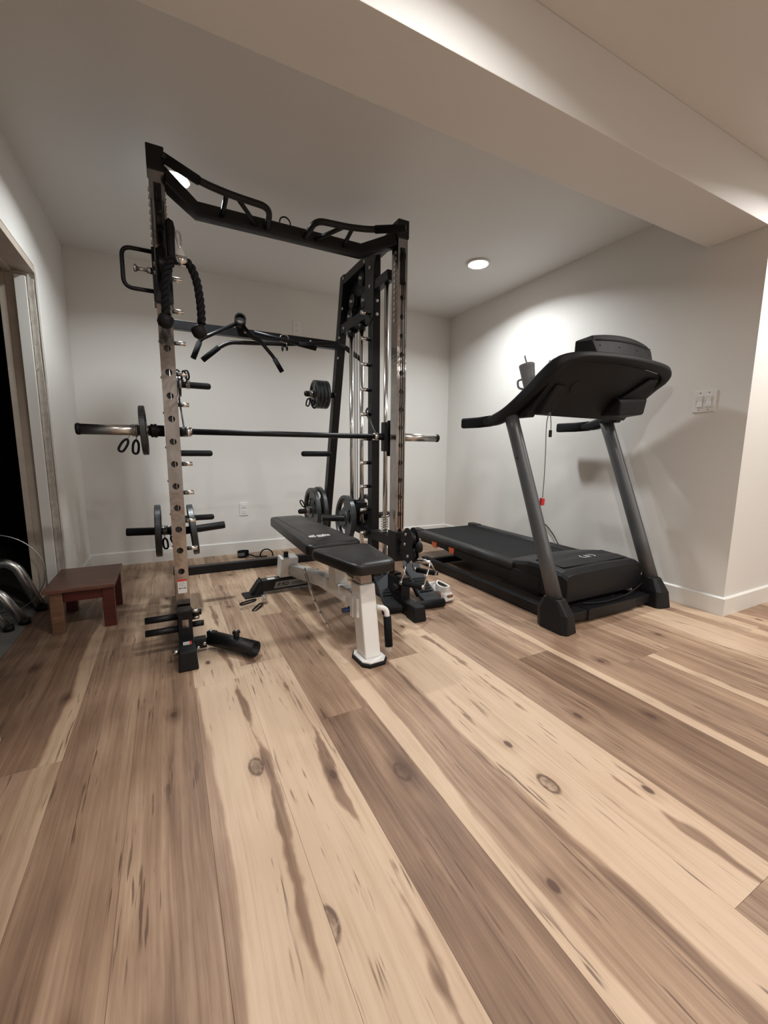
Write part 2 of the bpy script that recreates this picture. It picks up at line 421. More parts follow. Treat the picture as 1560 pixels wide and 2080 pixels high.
    def st(name, m, *bxs, **k):
        b = B()
        for q in bxs: box(b, *q)
        o = obj(name, b, m, kind='structure', **k); return recenter(o)
    st('ceiling', 'ceiling_paint', (-2.6, XE, YE, YB+.1, CEIL, CEIL+.1))
    st('wall_back', 'wall_paint', (XL-.1, XR+.1, YB, YB+.1, 0, CEIL))
    st('wall_right', 'wall_paint', (XR, XE, YC, YB+.1, 0, CEIL))
    st('wall_left', 'wall_paint', (XL-.11, XL, DY1, YB, 0, CEIL), (XL-.11, XL, DY0-.005, DY1, DZ+.045, CEIL), (-2.5, XL-.11, 1.5, DY0-.10+.0, 0, CEIL))
    st('wall_rear', 'wall_paint', (-2.5, XE, YE-.1, YE, 0, CEIL))
    st('wall_far_left', 'wall_paint', (-2.6, -2.5, YE, DY0, 0, CEIL))
    st('wall_far_right', 'wall_paint', (XE, XE+.1, YE, YC+.2, 0, CEIL))
    b = B(); box(b, -2.5, XR+.0, 1.197, 1.483, 2.165, CEIL, bev=.004)
    recenter(obj('trim_1', b, 'ceiling_paint', kind='structure'))
    # baseboards with a small top bevel
    def base(name, pa, pb, nrm):
        b = B(); pa, pb, n_ = Vector(pa), Vector(pb), Vector(nrm)
        pr = [(0, 0), (.014, 0), (.014, .104), (.006, .112), (0, .112)]
        prism(b, [pa+n_*u+V(0, 0, w) for u, w in pr], pb-pa); return recenter(obj(name, b, 'trim_paint', kind='structure'))
    base('baseboard_back', (XL, YB, 0), (XR, YB, 0), (0, -1, 0))
    base('baseboard_right', (XR, YC-.014, 0), (XR, YB-.014, 0), (-1, 0, 0))
    base('baseboard_corner', (XR, YC, 0), (XE, YC, 0), (0, -1, 0))
    base('baseboard_left', (XL, DY1+.09, 0), (XL, YB-.014, 0), (1, 0, 0))
    # doorway
    d = thing('door_1', 'open doorway in the left wall with a splintered jamb', 'doorway', (XL, DY1, 0)); d['kind'] = 'structure'; del d['category']
    b = B(); box(b, XL-.16, XL-.045, DY1-.018, DY1-.002, 0, DZ); obj('jamb', b, 'jamb_wood', d, .002)
    b = B(); box(b, XL-.16, XL-.13, DY1-.030, DY1-.0185, 0, DZ-.02); obj('door_stop', b, 'jamb_wood', d, .002)
    b = B(); z = 0
    box(b, XL-.085, XL-.035, DY1-.050, DY1-.0185, 0, DZ-.03, bev=.002); obj('jamb_board', b, 'trim_paint', d)
    b = B(); random.seed(3); poly = []
    zs = [0, .25, .5, .8, 1.05, 1.1, 1.3, 1.5, 1.52, 1.7, 1.85, 1.9]
    L_ = [V(XL-.0345, DY1-.028, z) for z in zs]; R_ = [V(XL-.001-.010*random.random(), DY1-.028, z) for z in reversed(zs)]
    prism(b, L_+R_, (0, .020, 0)); 
    for k in range(14):
        zz = .1+k*.13; hexa(b, [(XL-.033, DY1-.036, zz), (XL-.02, DY1-.034, zz+.02), (XL-.02, DY1-.028, zz+.02), (XL-.033, DY1-.028, zz),
            (XL-.029, DY1-.034, zz+.12+.1*random.random()), (XL-.022, DY1-.032, zz+.14), (XL-.022, DY1-.028, zz+.14), (XL-.029, DY1-.028, zz+.12)])
    obj('splintered_edge', b, 'broken_wood', d)
    b = B(); box(b, XL+.0005, XL+.010, DY1-.012, DY1+.012, 0, DZ+.03); obj('edge_strip', b, 'trim_paint', d, .001)
    b = B(); box(b, XL-.16, XL+.001, DY0, DY1-.0005, DZ+.001, DZ+.04); obj('head_jamb', b, 'jamb_wood', d, .002)
    b = B(); box(b, XL-.13, XL-.095, DY0+.02, DY1-.031, DZ-.018, DZ+.0005); obj('head_stop', b, 'jamb_wood', d, .002)
    b = B(); box(b, XL-.16, XL+.055, DY0-.10, DY0, 0, CEIL-.001); o = obj('near_casing', b, 'trim_paint', d, .003)
    # store room behind the doorway, its unlit darkness put into the wall colour
    st('wall_store', 'store_shade', (-2.5, -2.4, 1.2, 5.4, 0, CEIL), (-2.4, XL-.161, 5.3, 5.4, 0, CEIL), (-2.4, XL-.161, 1.1, 1.2, 0, CEIL),
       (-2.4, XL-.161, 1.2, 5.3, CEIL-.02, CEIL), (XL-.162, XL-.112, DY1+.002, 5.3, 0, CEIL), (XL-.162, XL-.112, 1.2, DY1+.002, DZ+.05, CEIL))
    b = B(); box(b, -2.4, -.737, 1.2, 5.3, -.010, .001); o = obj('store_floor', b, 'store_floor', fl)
shell()

# recessed lamps
def lamp(x, y, w, c, i):
    lab = ['lit recessed ceiling light above the treadmill, right one in the low ceiling', 'lit recessed ceiling light partly behind the pull-up bar',
           'recessed light in the front ceiling near the left wall', 'recessed light in the front ceiling above the open floor',
           'recessed light in the front ceiling far to the right', 'unseen recessed light near the rear wall on the left, lighting the beam from the front', 'unseen recessed light near the rear wall on the right, lighting the beam from the front'][i]
    t = thing('recessed_light', lab, 'ceiling light', (x, y, CEIL-.010), group='recessed ceiling lights')
    b = B(); lathe(b, [(0, .070), (-.002, .074), (-.006, .088), (0, .092), (.0095, .092)], (x, y, CEIL-.010), 'Z', 32); obj('trim_ring', b, 'white_plastic', t)
    b = B(); lathe(b, [(-.0075, .0), (-.0075, .064), (-.001, .068)], (x, y, CEIL-.0105), 'Z', 32); obj('lens', b, 'lamp_lens', t)
    ld = bpy.data.lights.new('recessed_lamp', 'AREA'); ld.shape = 'DISK'; ld.size = .125; ld.energy = w; ld.color = c; ld.spread = math.radians(147 if y > 2 else 156)
    lo = bpy.data.objects.new('recessed_lamp', ld); COL.objects.link(lo); lo.parent = t; lo.location = (0, 0, -.012)
for i, q in enumerate(LAMPS): lamp(*q, i)

# wall plates
def outlet(x, z, lab):
    t = thing('wall_outlet', lab, 'outlet', (x, YB, z), group='outlets on the back wall')
    b = B(); box(b, x-.037, x+.037, YB-.006, YB-.0002, z-.06, z+.06, bev=.002); p = obj('cover_plate', b, 'white_plastic', t)
    for dz in (-.026, .026):
        b = B(); box(b, x-.017, x+.017, YB-.009, YB-.0055, z+dz-.016, z+dz+.016, bev=.003); s = obj('socket', b, 'white_plastic', t)
        b = B()
        for dx in (-.007, .007): box(b, x+dx-.0012, x+dx+.0012, YB-.0094, YB-.0088, z+dz-.002, z+dz+.008)
        rod(b, (x, YB-.0094, z+dz-.009), (x, YB-.0088, z+dz-.009), .0025, 8); obj('slots', b, 'slot_dark', s)
outlet(.613, .418, 'white double outlet low on the back wall under the barbell')
outlet(1.155, 2.10, 'white double outlet high on the back wall above the black cross rail')
def switch():
    y0, y1, z0, z1 = 1.331, 1.483, 1.208, 1.344
    yc, zc = (y0+y1)/2, (z0+z1)/2
    t = thing('light_switch', 'white double rocker light switch on the right wall', 'switch', (XR, yc, zc))
    b = B(); box(b, XR-.007, XR-.0002, yc-.062, yc+.062, zc-.064, zc+.064, bev=.003); obj('cover_plate', b, 'white_plastic', t)
    for dy in (-.024, .024):
        b = B(); prism(b, [(XR-.007, yc+dy-.0165, zc-.034), (XR-.0125, yc+dy-.0165, zc-.034), (XR-.0085, yc+dy-.0165, zc), (XR-.013, yc+dy-.0165, zc+.034), (XR-.007, yc+dy-.0165, zc+.034)], (0, .033, 0))
        obj('rocker', b, 'white_plastic', t, .001)
        for dz in (-.050, .050):
            b = B(); rod(b, (XR-.0085, yc+dy, zc+dz), (XR-.0065, yc+dy, zc+dz), .003, 8); obj('screw', b, 'steel', t)
switch()

# ------------------------------------------------------------------ smith machine / cable rack
CX = 0.63                                      # its middle; left frame x 0..0.06, right frame mirrored
def mx(x, s): return x if s < 0 else 2*CX-x
def mbox(b, s, x0, x1, *r, **k):
    xa, xb = sorted((mx(x0, s), mx(x1, s))); return box(b, xa, xb, *r, **k)
def mp(s, x, y, z): return Vector((mx(x, s), y, z))
HOLES = [.383+.1024*i for i in range(15)]
def upright(b, x0, x1, y0, y1, z0, z1, holes, r):
    """square post with round through-holes in the front and rear face (material 0 shell, 1 inside)"""
    N_ = 16; w = (x1-x0); cx = (x0+x1)/2
    for yy, sg in ((y0, 1), (y1, -1)):
        z = z0; prev = (b.verts.new((x0, yy, z0)), b.verts.new((x1, yy, z0)))
        for h in holes:
            a = (b.verts.new((x0, yy, h-w/2)), b.verts.new((x1, yy, h-w/2)))
            b.faces.new((prev[0], prev[1], a[1], a[0]))
            per = []
            for k in range(N_):
                t = 2*PI*k/N_; c, s_ = math.cos(t), math.sin(t); m = max(abs(c), abs(s_))
                per.append(b.verts.new((cx+w/2*c/m, yy, h+w/2*s_/m)))
            rin = [b.verts.new((cx+r*math.cos(2*PI*k/N_), yy, h+r*math.sin(2*PI*k/N_))) for k in range(N_)]
            rdp = [b.verts.new((v.co.x, yy+sg*.004, v.co.z)) for v in rin]
            for k in range(N_):
                j = (k+1) % N_
                b.faces.new((per[k], per[j], rin[j], rin[k])); b.faces.new((rin[k], rin[j], rdp[j], rdp[k]))
            prev = (b.verts.new((x0, yy, h+w/2)), b.verts.new((x1, yy, h+w/2)))
        a = (b.verts.new((x0, yy, z1)), b.verts.new((x1, yy, z1))); b.faces.new((prev[0], prev[1], a[1], a[0]))
    for xx in (x0, x1):
        v = [b.verts.new(q) for q in ((xx, y0, z0), (xx, y1, z0), (xx, y1, z1), (xx, y0, z1))]; b.faces.new(v)
    for zz in (z0, z1):
        v = [b.verts.new(q) for q in ((x0, y0, zz), (x1, y0, zz), (x1, y1, zz), (x0, y1, zz))]; b.faces.new(v)
def warning(parent, x0, x1, y, z0, z1, horiz_y=None):
    """printed caution label: on a front face, or lying on a top face when horiz_y=(y0, y1, z)"""
    b = B()
    if horiz_y is None:
        box(b, x0, x1, y-.0008, y, z0, z1); p = obj('warning_label', b, 'label_white', parent, label='white caution label with a red band')
        b = B(); box(b, x0, x1, y-.0012, y-.0007, z1-(z1-z0)*.16, z1); obj('red_band', b, 'label_red', p)
        b = B(); zc = z0+(z1-z0)*.36; xc = (x0+x1)/2; w = (x1-x0)*.40
        box(b, xc-w*.7, xc+w*.7, y-.0012, y-.0007, zc-.0012, zc+.0012)
        for s in (-1, 1): prism(b, [(xc+s*w, y-.0012, zc), (xc+s*w*.65, y-.0012, zc+.005), (xc+s*w*.65, y-.0012, zc-.005)], (0, .0005, 0))
        for k in range(4): box(b, xc-w, xc+w*(.9-.3*(k % 2)), y-.0010, y-.0007, z0+(z1-z0)*(.50+.08*k), z0+(z1-z0)*(.515+.08*k))
        obj('arrow_print', b, 'ink', p)
    else:
        y0, y1, z = horiz_y
        box(b, x0, x1, y0, y1, z, z+.0008); p = obj('warning_label', b, 'label_white', parent, label='white label with a red edge')
        b = B(); box(b, x1-(x1-x0)*.25, x1, y0, y1, z+.0007, z+.0012); obj('red_band', b, 'label_red', p)
        b = B()
        for k in range(5): box(b, x0+.004+.005*k, x0+.0052+.005*k, y0+.006, y1-.008-.004*(k % 2), z+.0007, z+.0011)
        obj('arrow_print', b, 'ink', p)
def horn(b, s, x0, x1, y, z, r, dz=0, rounded=True):
    """weight horn from x0 to x1 (mirrored for s>0), rising dz towards its tip"""
    p, q = mp(s, x0, y, z), mp(s, x1, y, z+dz); ax = (q-p).normalized(); L_ = (q-p).length
    pr = [(0, r*1.25), (.008, r*1.25), (.009, r)]
    pr += [(L_-r*.8, r), (L_-r*.35, r*.85), (L_-r*.08, r*.5), (L_, .001)] if rounded else [(L_-.006, r), (L_, r*.86)]
    lathe(b, pr, p, ax, 20)
def pulley(b, c, axis, R, w=.022, n=28):
    lathe(b, [(-w/2, .008), (-w/2, R), (-w/2+.003, R), (-.003, R*.86), (.003, R*.86), (w/2-.003, R), (w/2, R), (w/2, .008)], c, axis, n)
def foot_brace(t):
    O = lambda n, b, m, p=t, **k: obj(n, b, m, p, **k)
    a = math.radians(-6); T = Matrix.Translation((1.30, 2.10, 0)) @ Matrix.Rotation(a, 4, 'Z')
    def OT(n, b, m, p=t, **k):
        bmesh.ops.transform(b, matrix=T, verts=b.verts[:]); return O(n, b, m, p, **k)
    b = B(); rod(b, (-.215, -.03, .028), (.195, -.03, .028), .026, 16); OT('foot_brace_bar', b, 'black_rubber')
    b = B(); rod(b, (-.16, .42, .022), (.16, .42, .022), .022, 16); OT('foot_brace_bar', b, 'black_rubber')
    for s, dz in ((-1, 0.02), (1, .0)):
        b = B(); x = s*.125; w = .062
        prof = [(-.02, .050), (.05, .060), (.20, .130+dz), (.33, .205+dz), (.345, .215+dz)]
        lo = [(y, z-.022) for y, z in prof]
        wid = [w*.98, w, w*.90, w*1.05, w*.9]
        A = [[b.verts.new((x-wd, y, z)) for (y, z), wd in zip(prof, wid)], [b.verts.new((x+wd, y, z)) for (y, z), wd in zip(prof, wid)],
             [b.verts.new((x+wd, y, z)) for (y, z), wd in zip(lo, wid)], [b.verts.new((x-wd, y, z)) for (y, z), wd in zip(lo, wid)]]
        for i in range(4):
            P_, Q = A[i], A[(i+1) % 4]
            for k in range(len(prof)-1): b.faces.new((P_[k], P_[k+1], Q[k+1], Q[k]))
        b.faces.new([q[0] for q in A]); b.faces.new([q[-1] for q in A]); pd = OT('foot_plate', b, 'stepper_grey', bevel=.008)
        b = B()
        for k in range(6): box(b, x-.045, x+.045, .075+.022*k-.004, .075+.022*k+.004, .0765+.0105*k, .0795+.0105*k)
        for v in b.verts: v.co.z += 0
        bmesh.ops.transform(b, matrix=Matrix.Identity(4), verts=b.verts[:]); OT('tread_ribs', b, 'black_rubber', pd)
        b = B(); rod(b, (x*.55, .08, .05), (x*.62, .27, .15), .014, 12); OT('foot_plate_strut', b, 'red_plastic' if s < 0 else 'powder_black')

def rack():
    t = thing('smith_machine', 'large black and chrome smith machine cage with cables and a pull-up bar', 'gym machine', (CX, 2.7, 0))
    O = lambda n, b, m, p=t, **k: obj(n, b, m, p, **k)
    for s in (-1, 1):
        # chrome front upright with selector holes
        b = B(); xa, xb = sorted((mx(.0, s), mx(.06, s)))
        upright(b, xa, xb, 2.165, 2.238, .19, 2.14, HOLES, .0145); O('upright', b, 'chrome_post', label='chrome upright with round adjustment holes')
        b = B(); box(b, xa+.004, xb-.004, 2.173, 2.175, .2, 2.13); box(b, xa+.004, xb-.004, 2.228, 2.230, .2, 2.13)
        O('hole_shade', b, 'slot_dark')  # dark sheets painted as the shade inside the hollow post
        b = B(); mbox(b, s, -.004, .064, 2.158, 2.246, 2.125, 2.218, bev=.004); O('post_cap', b, 'black_plastic')
        b = B(); rod(b, (xa+.034, 2.1705, .36), (xa+.034, 2.1705, 1.84), .0028, 8); O('inner_cable', b, 'chrome')
        # small notches down the side of the post
        b = B()
        for k in range(13):
            for xx in (xa-.0028, xb+.0028):
                lathe(b, [(-.002, .010), (.002, .010)], (xx, 2.20, 2.06-.030*k), 'X', 8)
        O('scale_studs', b, 'chrome', kind='stuff')
        # pulley slot in the front face
        b = B(); mbox(b, s, .017, .046, 2.160, 2.166, 1.885, 2.075, bev=.002); sl = O('pulley_slot', b, 'black_plastic')
        b = B(); pulley(b, mp(s, .031, 2.178, 2.03), 'X', .034, .018); O('slot_pulley', b, 'black_plastic', sl)
        # lower black sleeve, base rail, foot
        b = B(); mbox(b, s, -.002, .062, 2.150, 2.250, .0, .20, bev=.003); O('upright_socket', b, 'powder_black')
        b = B(); mbox(b, s, .002, .062, 2.075, 2.150, .078, .215, bev=.004)
        mbox(b, s, -.001, .065, 2.070, 2.155, .195, .200); O('band_post', b, 'powder_black')
        b = B(); mbox(b, s, .0, .064, 1.925, 3.56, .018, .082, bev=.003); O('base_rail', b, 'powder_black')
        b = B(); x0, x1 = (.0, .064)
        hexa(b, [mp(s, -.010, 1.902, 0), mp(s, .073, 1.902, 0), mp(s, .070, 2.0, 0), mp(s, -.007, 2.0, 0),
                 mp(s, -.002, 1.912, .087), mp(s, .066, 1.912, .087), mp(s, .066, 1.99, .088), mp(s, -.002, 1.99, .088)])
        O('foot', b, 'black_rubber', bevel=.006)
        b = B(); mbox(b, s, -.006, .070, 3.50, 3.60, 0, .05, bev=.006); O('rear_foot', b, 'black_rubber')
        # middle post and inclined rear post
        b = B(); mbox(b, s, .002, .056, 2.495, 2.565, .06, 2.16, bev=.004); O('middle_post', b, 'powder_black')
        b = B(); prism(b, [mp(s, .0, 2.965, 2.215), mp(s, .0, 3.035, 2.215), mp(s, .0, 3.600, .02), mp(s, .0, 3.525, .02)], (-.06*s, 0, 0)); O('rear_post', b, 'powder_black', bevel=.004)
        # top: side rail, head box plates
        b = B(); mbox(b, s, .004, .058, 2.235, 3.03, 2.150, 2.205, bev=.003); O('top_rail', b, 'powder_black')
        b = B(); mbox(b, s, .004, .056, 2.56, 3.04, 1.822, 1.885, bev=.003); O('pulley_cross_rail', b, 'powder_black')
        b = B(); mbox(b, s, -.0, .0035, 2.50, 3.03, 1.80, 2.212); hp = O('side_plate', b, 'powder_black')
        for yy, zz in ((2.62, 2.17), (2.98, 2.19), (3.0, 1.99), (2.62, 1.86), (2.98, 1.85)):
            b = B(); bolt(b, mp(s, .056, yy, zz), mp(s, 1, 0, 0)-mp(s, 0, 0, 0), .010); O('bolt', b, 'steel', hp)
        for yy, zz in ((2.70, 2.10), (2.86, 2.00), (2.66, 1.95), (2.90, 1.91)):
            b = B(); pulley(b, mp(s, .032, yy, zz), 'X', .048, .024)
            q = O('head_pulley', b, 'black_plastic')
            b = B(); rod(b, mp(s, .010, yy, zz), mp(s, .058, yy, zz), .009, 10); O('axle_bolt', b, 'steel', q)
        # gusset plate with bolts on the middle post, seen on the front face
        b = B(); prism(b, [mp(s, .057, 2.41, 2.20), mp(s, .057, 2.60, 2.20), mp(s, .057, 2.60, 1.78), mp(s, .057, 2.54, 1.76), mp(s, .057, 2.48, 1.80), mp(s, .057, 2.47, 2.1)], (.004*(-s if s < 0 else -1)*1.0, 0, 0))
        g = O('gusset_plate', b, 'powder_black')
        for zz in (2.10, 1.99): b = B(); bolt(b, mp(s, .060, 2.53, zz), (-s, 0, 0), .011); O('bolt', b, 'steel', g)
        for zz in (1.90, 1.82): b = B(); bolt(b, V(mx(.028, s), 2.495, zz), (0, -1, 0), .011); O('bolt', b, 'steel', g)
        for yy, zz in ((3.06, 1.80), (3.09, 1.66)): b = B(); bolt(b, mp(s, .060, yy, zz), (-s, 0, 0), .009); O('bolt', b, 'steel')
        # guide rod of the bar, its top and bottom brackets and buffer spring
        b = B(); mbox(b, s, .008, .056, 2.30, 2.50, 1.955, 2.012, bev=.003); O('rod_top_bracket', b, 'powder_black')
        b = B(); mbox(b, s, .006, .058, 2.23, 2.80, .375, .440, bev=.003); O('rod_bottom_bracket', b, 'powder_black')
        b = B(); rod(b, mp(s, .036, 2.345, .06), mp(s, .036, 2.345, 1.96), .0145, 18); O('guide_rod', b, 'chrome', label='long chrome guide rod')
        b = B(); coil(b, mp(s, .036, 2.345, .50), (0, 0, 1), .024, .0028, 7, .115); O('buffer_spring', b, 'chrome')
        # cable-stack rods
        for yy in (2.72, 2.90):
            b = B(); rod(b, mp(s, .030, yy, .08), mp(s, .030, yy, 1.84), .0155, 18); O('carriage_rod', b, 'chrome')
            b = B(); lathe(b, [(0, .027), (.05, .027)], mp(s, .030, yy, 1.775), 'Z', 16); O('rod_collar', b, 'black_plastic')
        for dy, zz0, zz1 in ((2.79, .56, 1.9), (2.83, .56, 1.9)):
            b = B(); rod(b, mp(s, .034, dy, zz0), mp(s, .034, dy, zz1), .0028, 8); O('steel_cable', b, 'black_plastic')
        # weight carriage and its two horns
        b = B(); mbox(b, s, .004, .056, 2.68, 2.94, .515, .60, bev=.004); mbox(b, s, .004, .056, 2.765, 2.845, .38, .60, bev=.004)
        ca = O('weight_carriage', b, 'powder_black')
        b = B(); horn(b, s, .0, -.236, 2.80, .475, .0235, .010, False); O('loading_horn', b, 'powder_black')
        b = B(); horn(b, s, .06, .305, 2.80, .468, .0235, .022, False); O('loading_horn', b, 'powder_black')
        # storage horns on the rear post
        for zz, yy in ((1.395, 3.19), (.938, 3.30), (.452, 3.43)):
            b = B(); horn(b, s, .055, .300, yy, zz, .0215); O('storage_horn', b, 'black_plastic', label='black rubber-sleeved plate storage horn')
        # pegs of the bar catch, in a ladder on the middle post
        for k in range(10):
            zz = 1.828-.157*k
            b = B(); lathe(b, [(0, .0118), (.066, .0118), (.0675, .0105)], mp(s, .056, 2.53, zz), (-s, 0, 0), 14)
            O('catch_peg', b, 'chrome')
        # bumps of bolts along the outer side
        b = B()
        for k in range(9): bolt(b, mp(s, -.0, 2.205, 1.60-.157*k), (s, 0, 0), .0055, .004)
        O('rivets', b, 'steel', kind='stuff')
    # cross members
    b = B(); box(b, .064, 2*CX-.064, 3.45, 3.51, .004, .064, bev=.003); O('rear_crossbar', b, 'powder_black')
    b = B(); box(b, .056, 2*CX-.056, 3.065, 3.115, 1.72, 1.775, bev=.003)
    cr = O('rear_cross_rail', b, 'powder_black')
    for xx in (.23, .52, .98): b = B(); bolt(b, (xx, 3.065, 1.75), (0, -1, 0), .009); O('bolt', b, 'steel', cr)
    # pull-up beam: straight middle, cranked ends
    b = B(); pr = rrect(.066, .058, .006, 2)
    sweep(b, [(.045, 2.195, 2.125), (.197, 2.375, 2.105), (1.063, 2.375, 2.105), (1.215, 2.195, 2.125)], pr, up=(0, 0, 1)); O('pull_up_beam', b, 'powder_black', label='cranked black top beam')
    for s in (-1, 1):
        b = B()
        path = fillet([mp(s, .060, 2.085, 2.135), mp(s, .215, 2.195, 2.140), mp(s, .335, 2.205, 2.128), mp(s, .515, 2.218, 2.125), mp(s, .530, 2.345, 2.092)], .05, 6)
        tube(b, path, .0155, 14); g = O('pull_up_grip', b, 'powder_black')
        b = B(); tube(b, [mp(s, .060, 2.085, 2.135), mp(s, .195, 2.181, 2.139)], .0195, 14); O('foam_sleeve', b, 'foam_grip', g)
        b = B(); tube(b, [mp(s, .316, 2.203, 2.128), mp(s, .312, 2.345, 2.098)], .011, 10); O('strut', b, 'powder_black', g)
        b = B(); tube(b, [mp(s, .36, 2.205, 2.126), mp(s, .475, 2.345, 2.094)], .011, 10); O('strut', b, 'powder_black', g)
    b = B(); tube(b, smooth([(.60, 2.38, 2.13), (.605, 2.38, 2.17), (.63, 2.38, 2.185), (.655, 2.38, 2.17), (.66, 2.38, 2.13)], 4), .004, 8); O('hanging_eye', b, 'powder_black')
    # adjustable pulley trolley on the left upright
    b = B(); box(b, -.008, .068, 2.150, 2.256, 1.595, 1.815, bev=.004); tr = O('pulley_trolley', b, 'powder_black', label='sliding pulley carriage on the left post')
    b = B()
    tube(b, fillet([(-.004, 2.17, 1.800), (-.118, 2.17, 1.800), (-.118, 2.17, 1.640), (-.004, 2.17, 1.640)], .038, 6), .0085, 12); O('grab_handle', b, 'powder_black', tr)
    b = B(); lathe(b, [(0, .013), (.022, .013), (.023, .008), (.058, .008), (.059, .011), (.064, .0165), (.070, .0165), (.072, .012)], (-.006, 2.17, 1.722), (-1, 0, 0), 16); O('pull_pin', b, 'steel', tr)
    def arm(x, name):
        b = B(); pts = []
        for k in range(9): a = PI*k/8; pts.append((x, 2.085-.040*math.cos(a), 1.915+.055*math.sin(a)))
        pts += [(x, 2.135, 1.80), (x, 2.12, 1.66), (x, 2.095, 1.655), (x, 2.055, 1.73)]
        prism(b, pts, (.004, 0, 0)); return O(name, b, 'cheek_grey' if x < .03 else 'powder_black', tr)
    arm(.004, 'pulley_cheek'); arm(.046, 'pulley_cheek')
    b = B(); pulley(b, (.031, 2.085, 1.895), 'X', .038, .024); O('pulley_wheel', b, 'black_plastic', tr)
    b = B(); pulley(b, (.031, 2.09, 1.725), 'X', .034, .024); O('pulley_wheel', b, 'black_plastic', tr)
    for yy, zz in ((2.085, 1.895), (2.09, 1.725), (2.12, 1.70)):
        b = B(); bolt(b, (.0040, yy, zz), (-1, 0, 0), .009); O('bolt', b, 'steel', tr)
        b = B(); bolt(b, (.0505, yy, zz), (1, 0, 0), .009); O('bolt', b, 'steel', tr)
    b = B(); rod(b, (.033, 2.163, 1.90), (.033, 2.150, 1.885), .0028, 6); rod(b, (.033, 2.150, 2.0), (.033, 2.128, 1.90), .0028, 6); O('pull_cable', b, 'black_plastic')
    b = B(); lathe(b, [(0, .010), (.01, .015), (.09, .017), (.13, .020), (.155, .015), (.165, .006)], (.066, 2.062, 1.735), 'Z', 16); O('cable_stop', b, 'black_rubber')
    # lower pulley trolley on the right upright
    xr = mx(.031, 1)
    b = B(); box(b, xr-.034, xr+.034, 2.145, 2.252, .300, .480, bev=.004); tl = O('lower_pulley_trolley', b, 'powder_black')
    b = B(); rod(b, (xr, 2.141, .43), (xr, 2.08, .43), .010, 10); rod(b, (xr, 2.141, .36), (xr, 2.08, .36), .010, 10); O('swivel_pins', b, 'steel', tl)
    for dx in (-.022, .020):
        b = B(); pts = []
        for k in range(10): a = -PI*.15+PI*1.15*k/9; pts.append((xr+dx, 2.030-.058*math.cos(a)*1, .455+.072*math.sin(a)))
        pts += [(xr+dx, 2.115, .40), (xr+dx, 2.09, .335), (xr+dx, 2.02, .318), (xr+dx, 1.975, .36)]
        prism(b, pts, (.004, 0, 0)); O('pulley_cheek', b, 'powder_black', tl)
    for zz in (.46, .375):
        b = B(); pulley(b, (xr, 2.025, zz), 'X', .040, .026); q = O('pulley_wheel', b, 'black_plastic', tl)
    for yy, zz in ((2.045, .485), (2.055, .425), (2.02, .360)): b = B(); bolt(b, (xr-.022, yy, zz), (-1, 0, 0), .010, .008); O('bolt', b, 'steel', tl)
    b = B(); lathe(b, [(0, .006), (.008, .020), (.03, .022), (.05, .018), (.06, .007)], (xr+.012, 1.955, .395), 'Z', 16); O('cable_stop', b, 'black_rubber', tl)
    b = B(); rod(b, (xr, 2.151, .50), (xr, 2.157, 1.90), .0028, 8); O('pull_cable', b, 'black_plastic')
    b = B(); rod(b, (xr+.014, 2.151, .50), (xr+.014, 2.157, 1.90), .0028, 8); O('pull_cable', b, 'black_plastic')
    b = B(); rod(b, (xr-.01, 2.16, 1.99), (xr-.01, 2.62, 2.0), .0028, 8); O('pull_cable', b, 'black_plastic')
    # band pegs low on the left frame
    for zz, yy, xo in ((.175, 2.13, -.135), (.125, 2.10, -.135)):
        b = B(); rod(b, (.0, yy, zz), (xo, yy, zz), .0155, 14); O('band_peg', b, 'black_plastic')
    b = B(); rod(b, (.062, 2.12, .185), (.105, 2.12, .185), .014, 12); O('peg_nut', b, 'black_plastic')
    b = B(); rod(b, (.062, 2.10, .135), (.112, 2.10, .135), .014, 12); O('peg_nut', b, 'black_plastic')
    b = B(); rod(b, (.062, 2.12, .160), (.095, 2.12, .160), .010, 10); O('peg_bolt', b, 'steel')
    b = B(); bolt(b, (.062, 2.09, .205), (1, 0, 0), .012, .03); O('peg_bolt', b, 'steel')
    b = B(); bolt(b, (0, 2.0, .055), (-1, 0, 0), .013, .03); O('peg_bolt', b, 'steel')
    b = B(); xq = mx(.0, 1); rod(b, (xq-.062, 2.11, .155), (xq-.100, 2.11, .155), .024, 8); O('peg_nut', b, 'black_plastic')
    foot_brace(t)
    warning(t, .010, .050, 2.1645, .275, .345); 
    warning(t, .016, .052, None, 0, 0, horiz_y=(1.955, 2.03, .0825))
    b = B(); box(b, .018, .046, 2.0688, 2.0698, .135, .175); O('size_label', b, 'chrome_post')
rack()

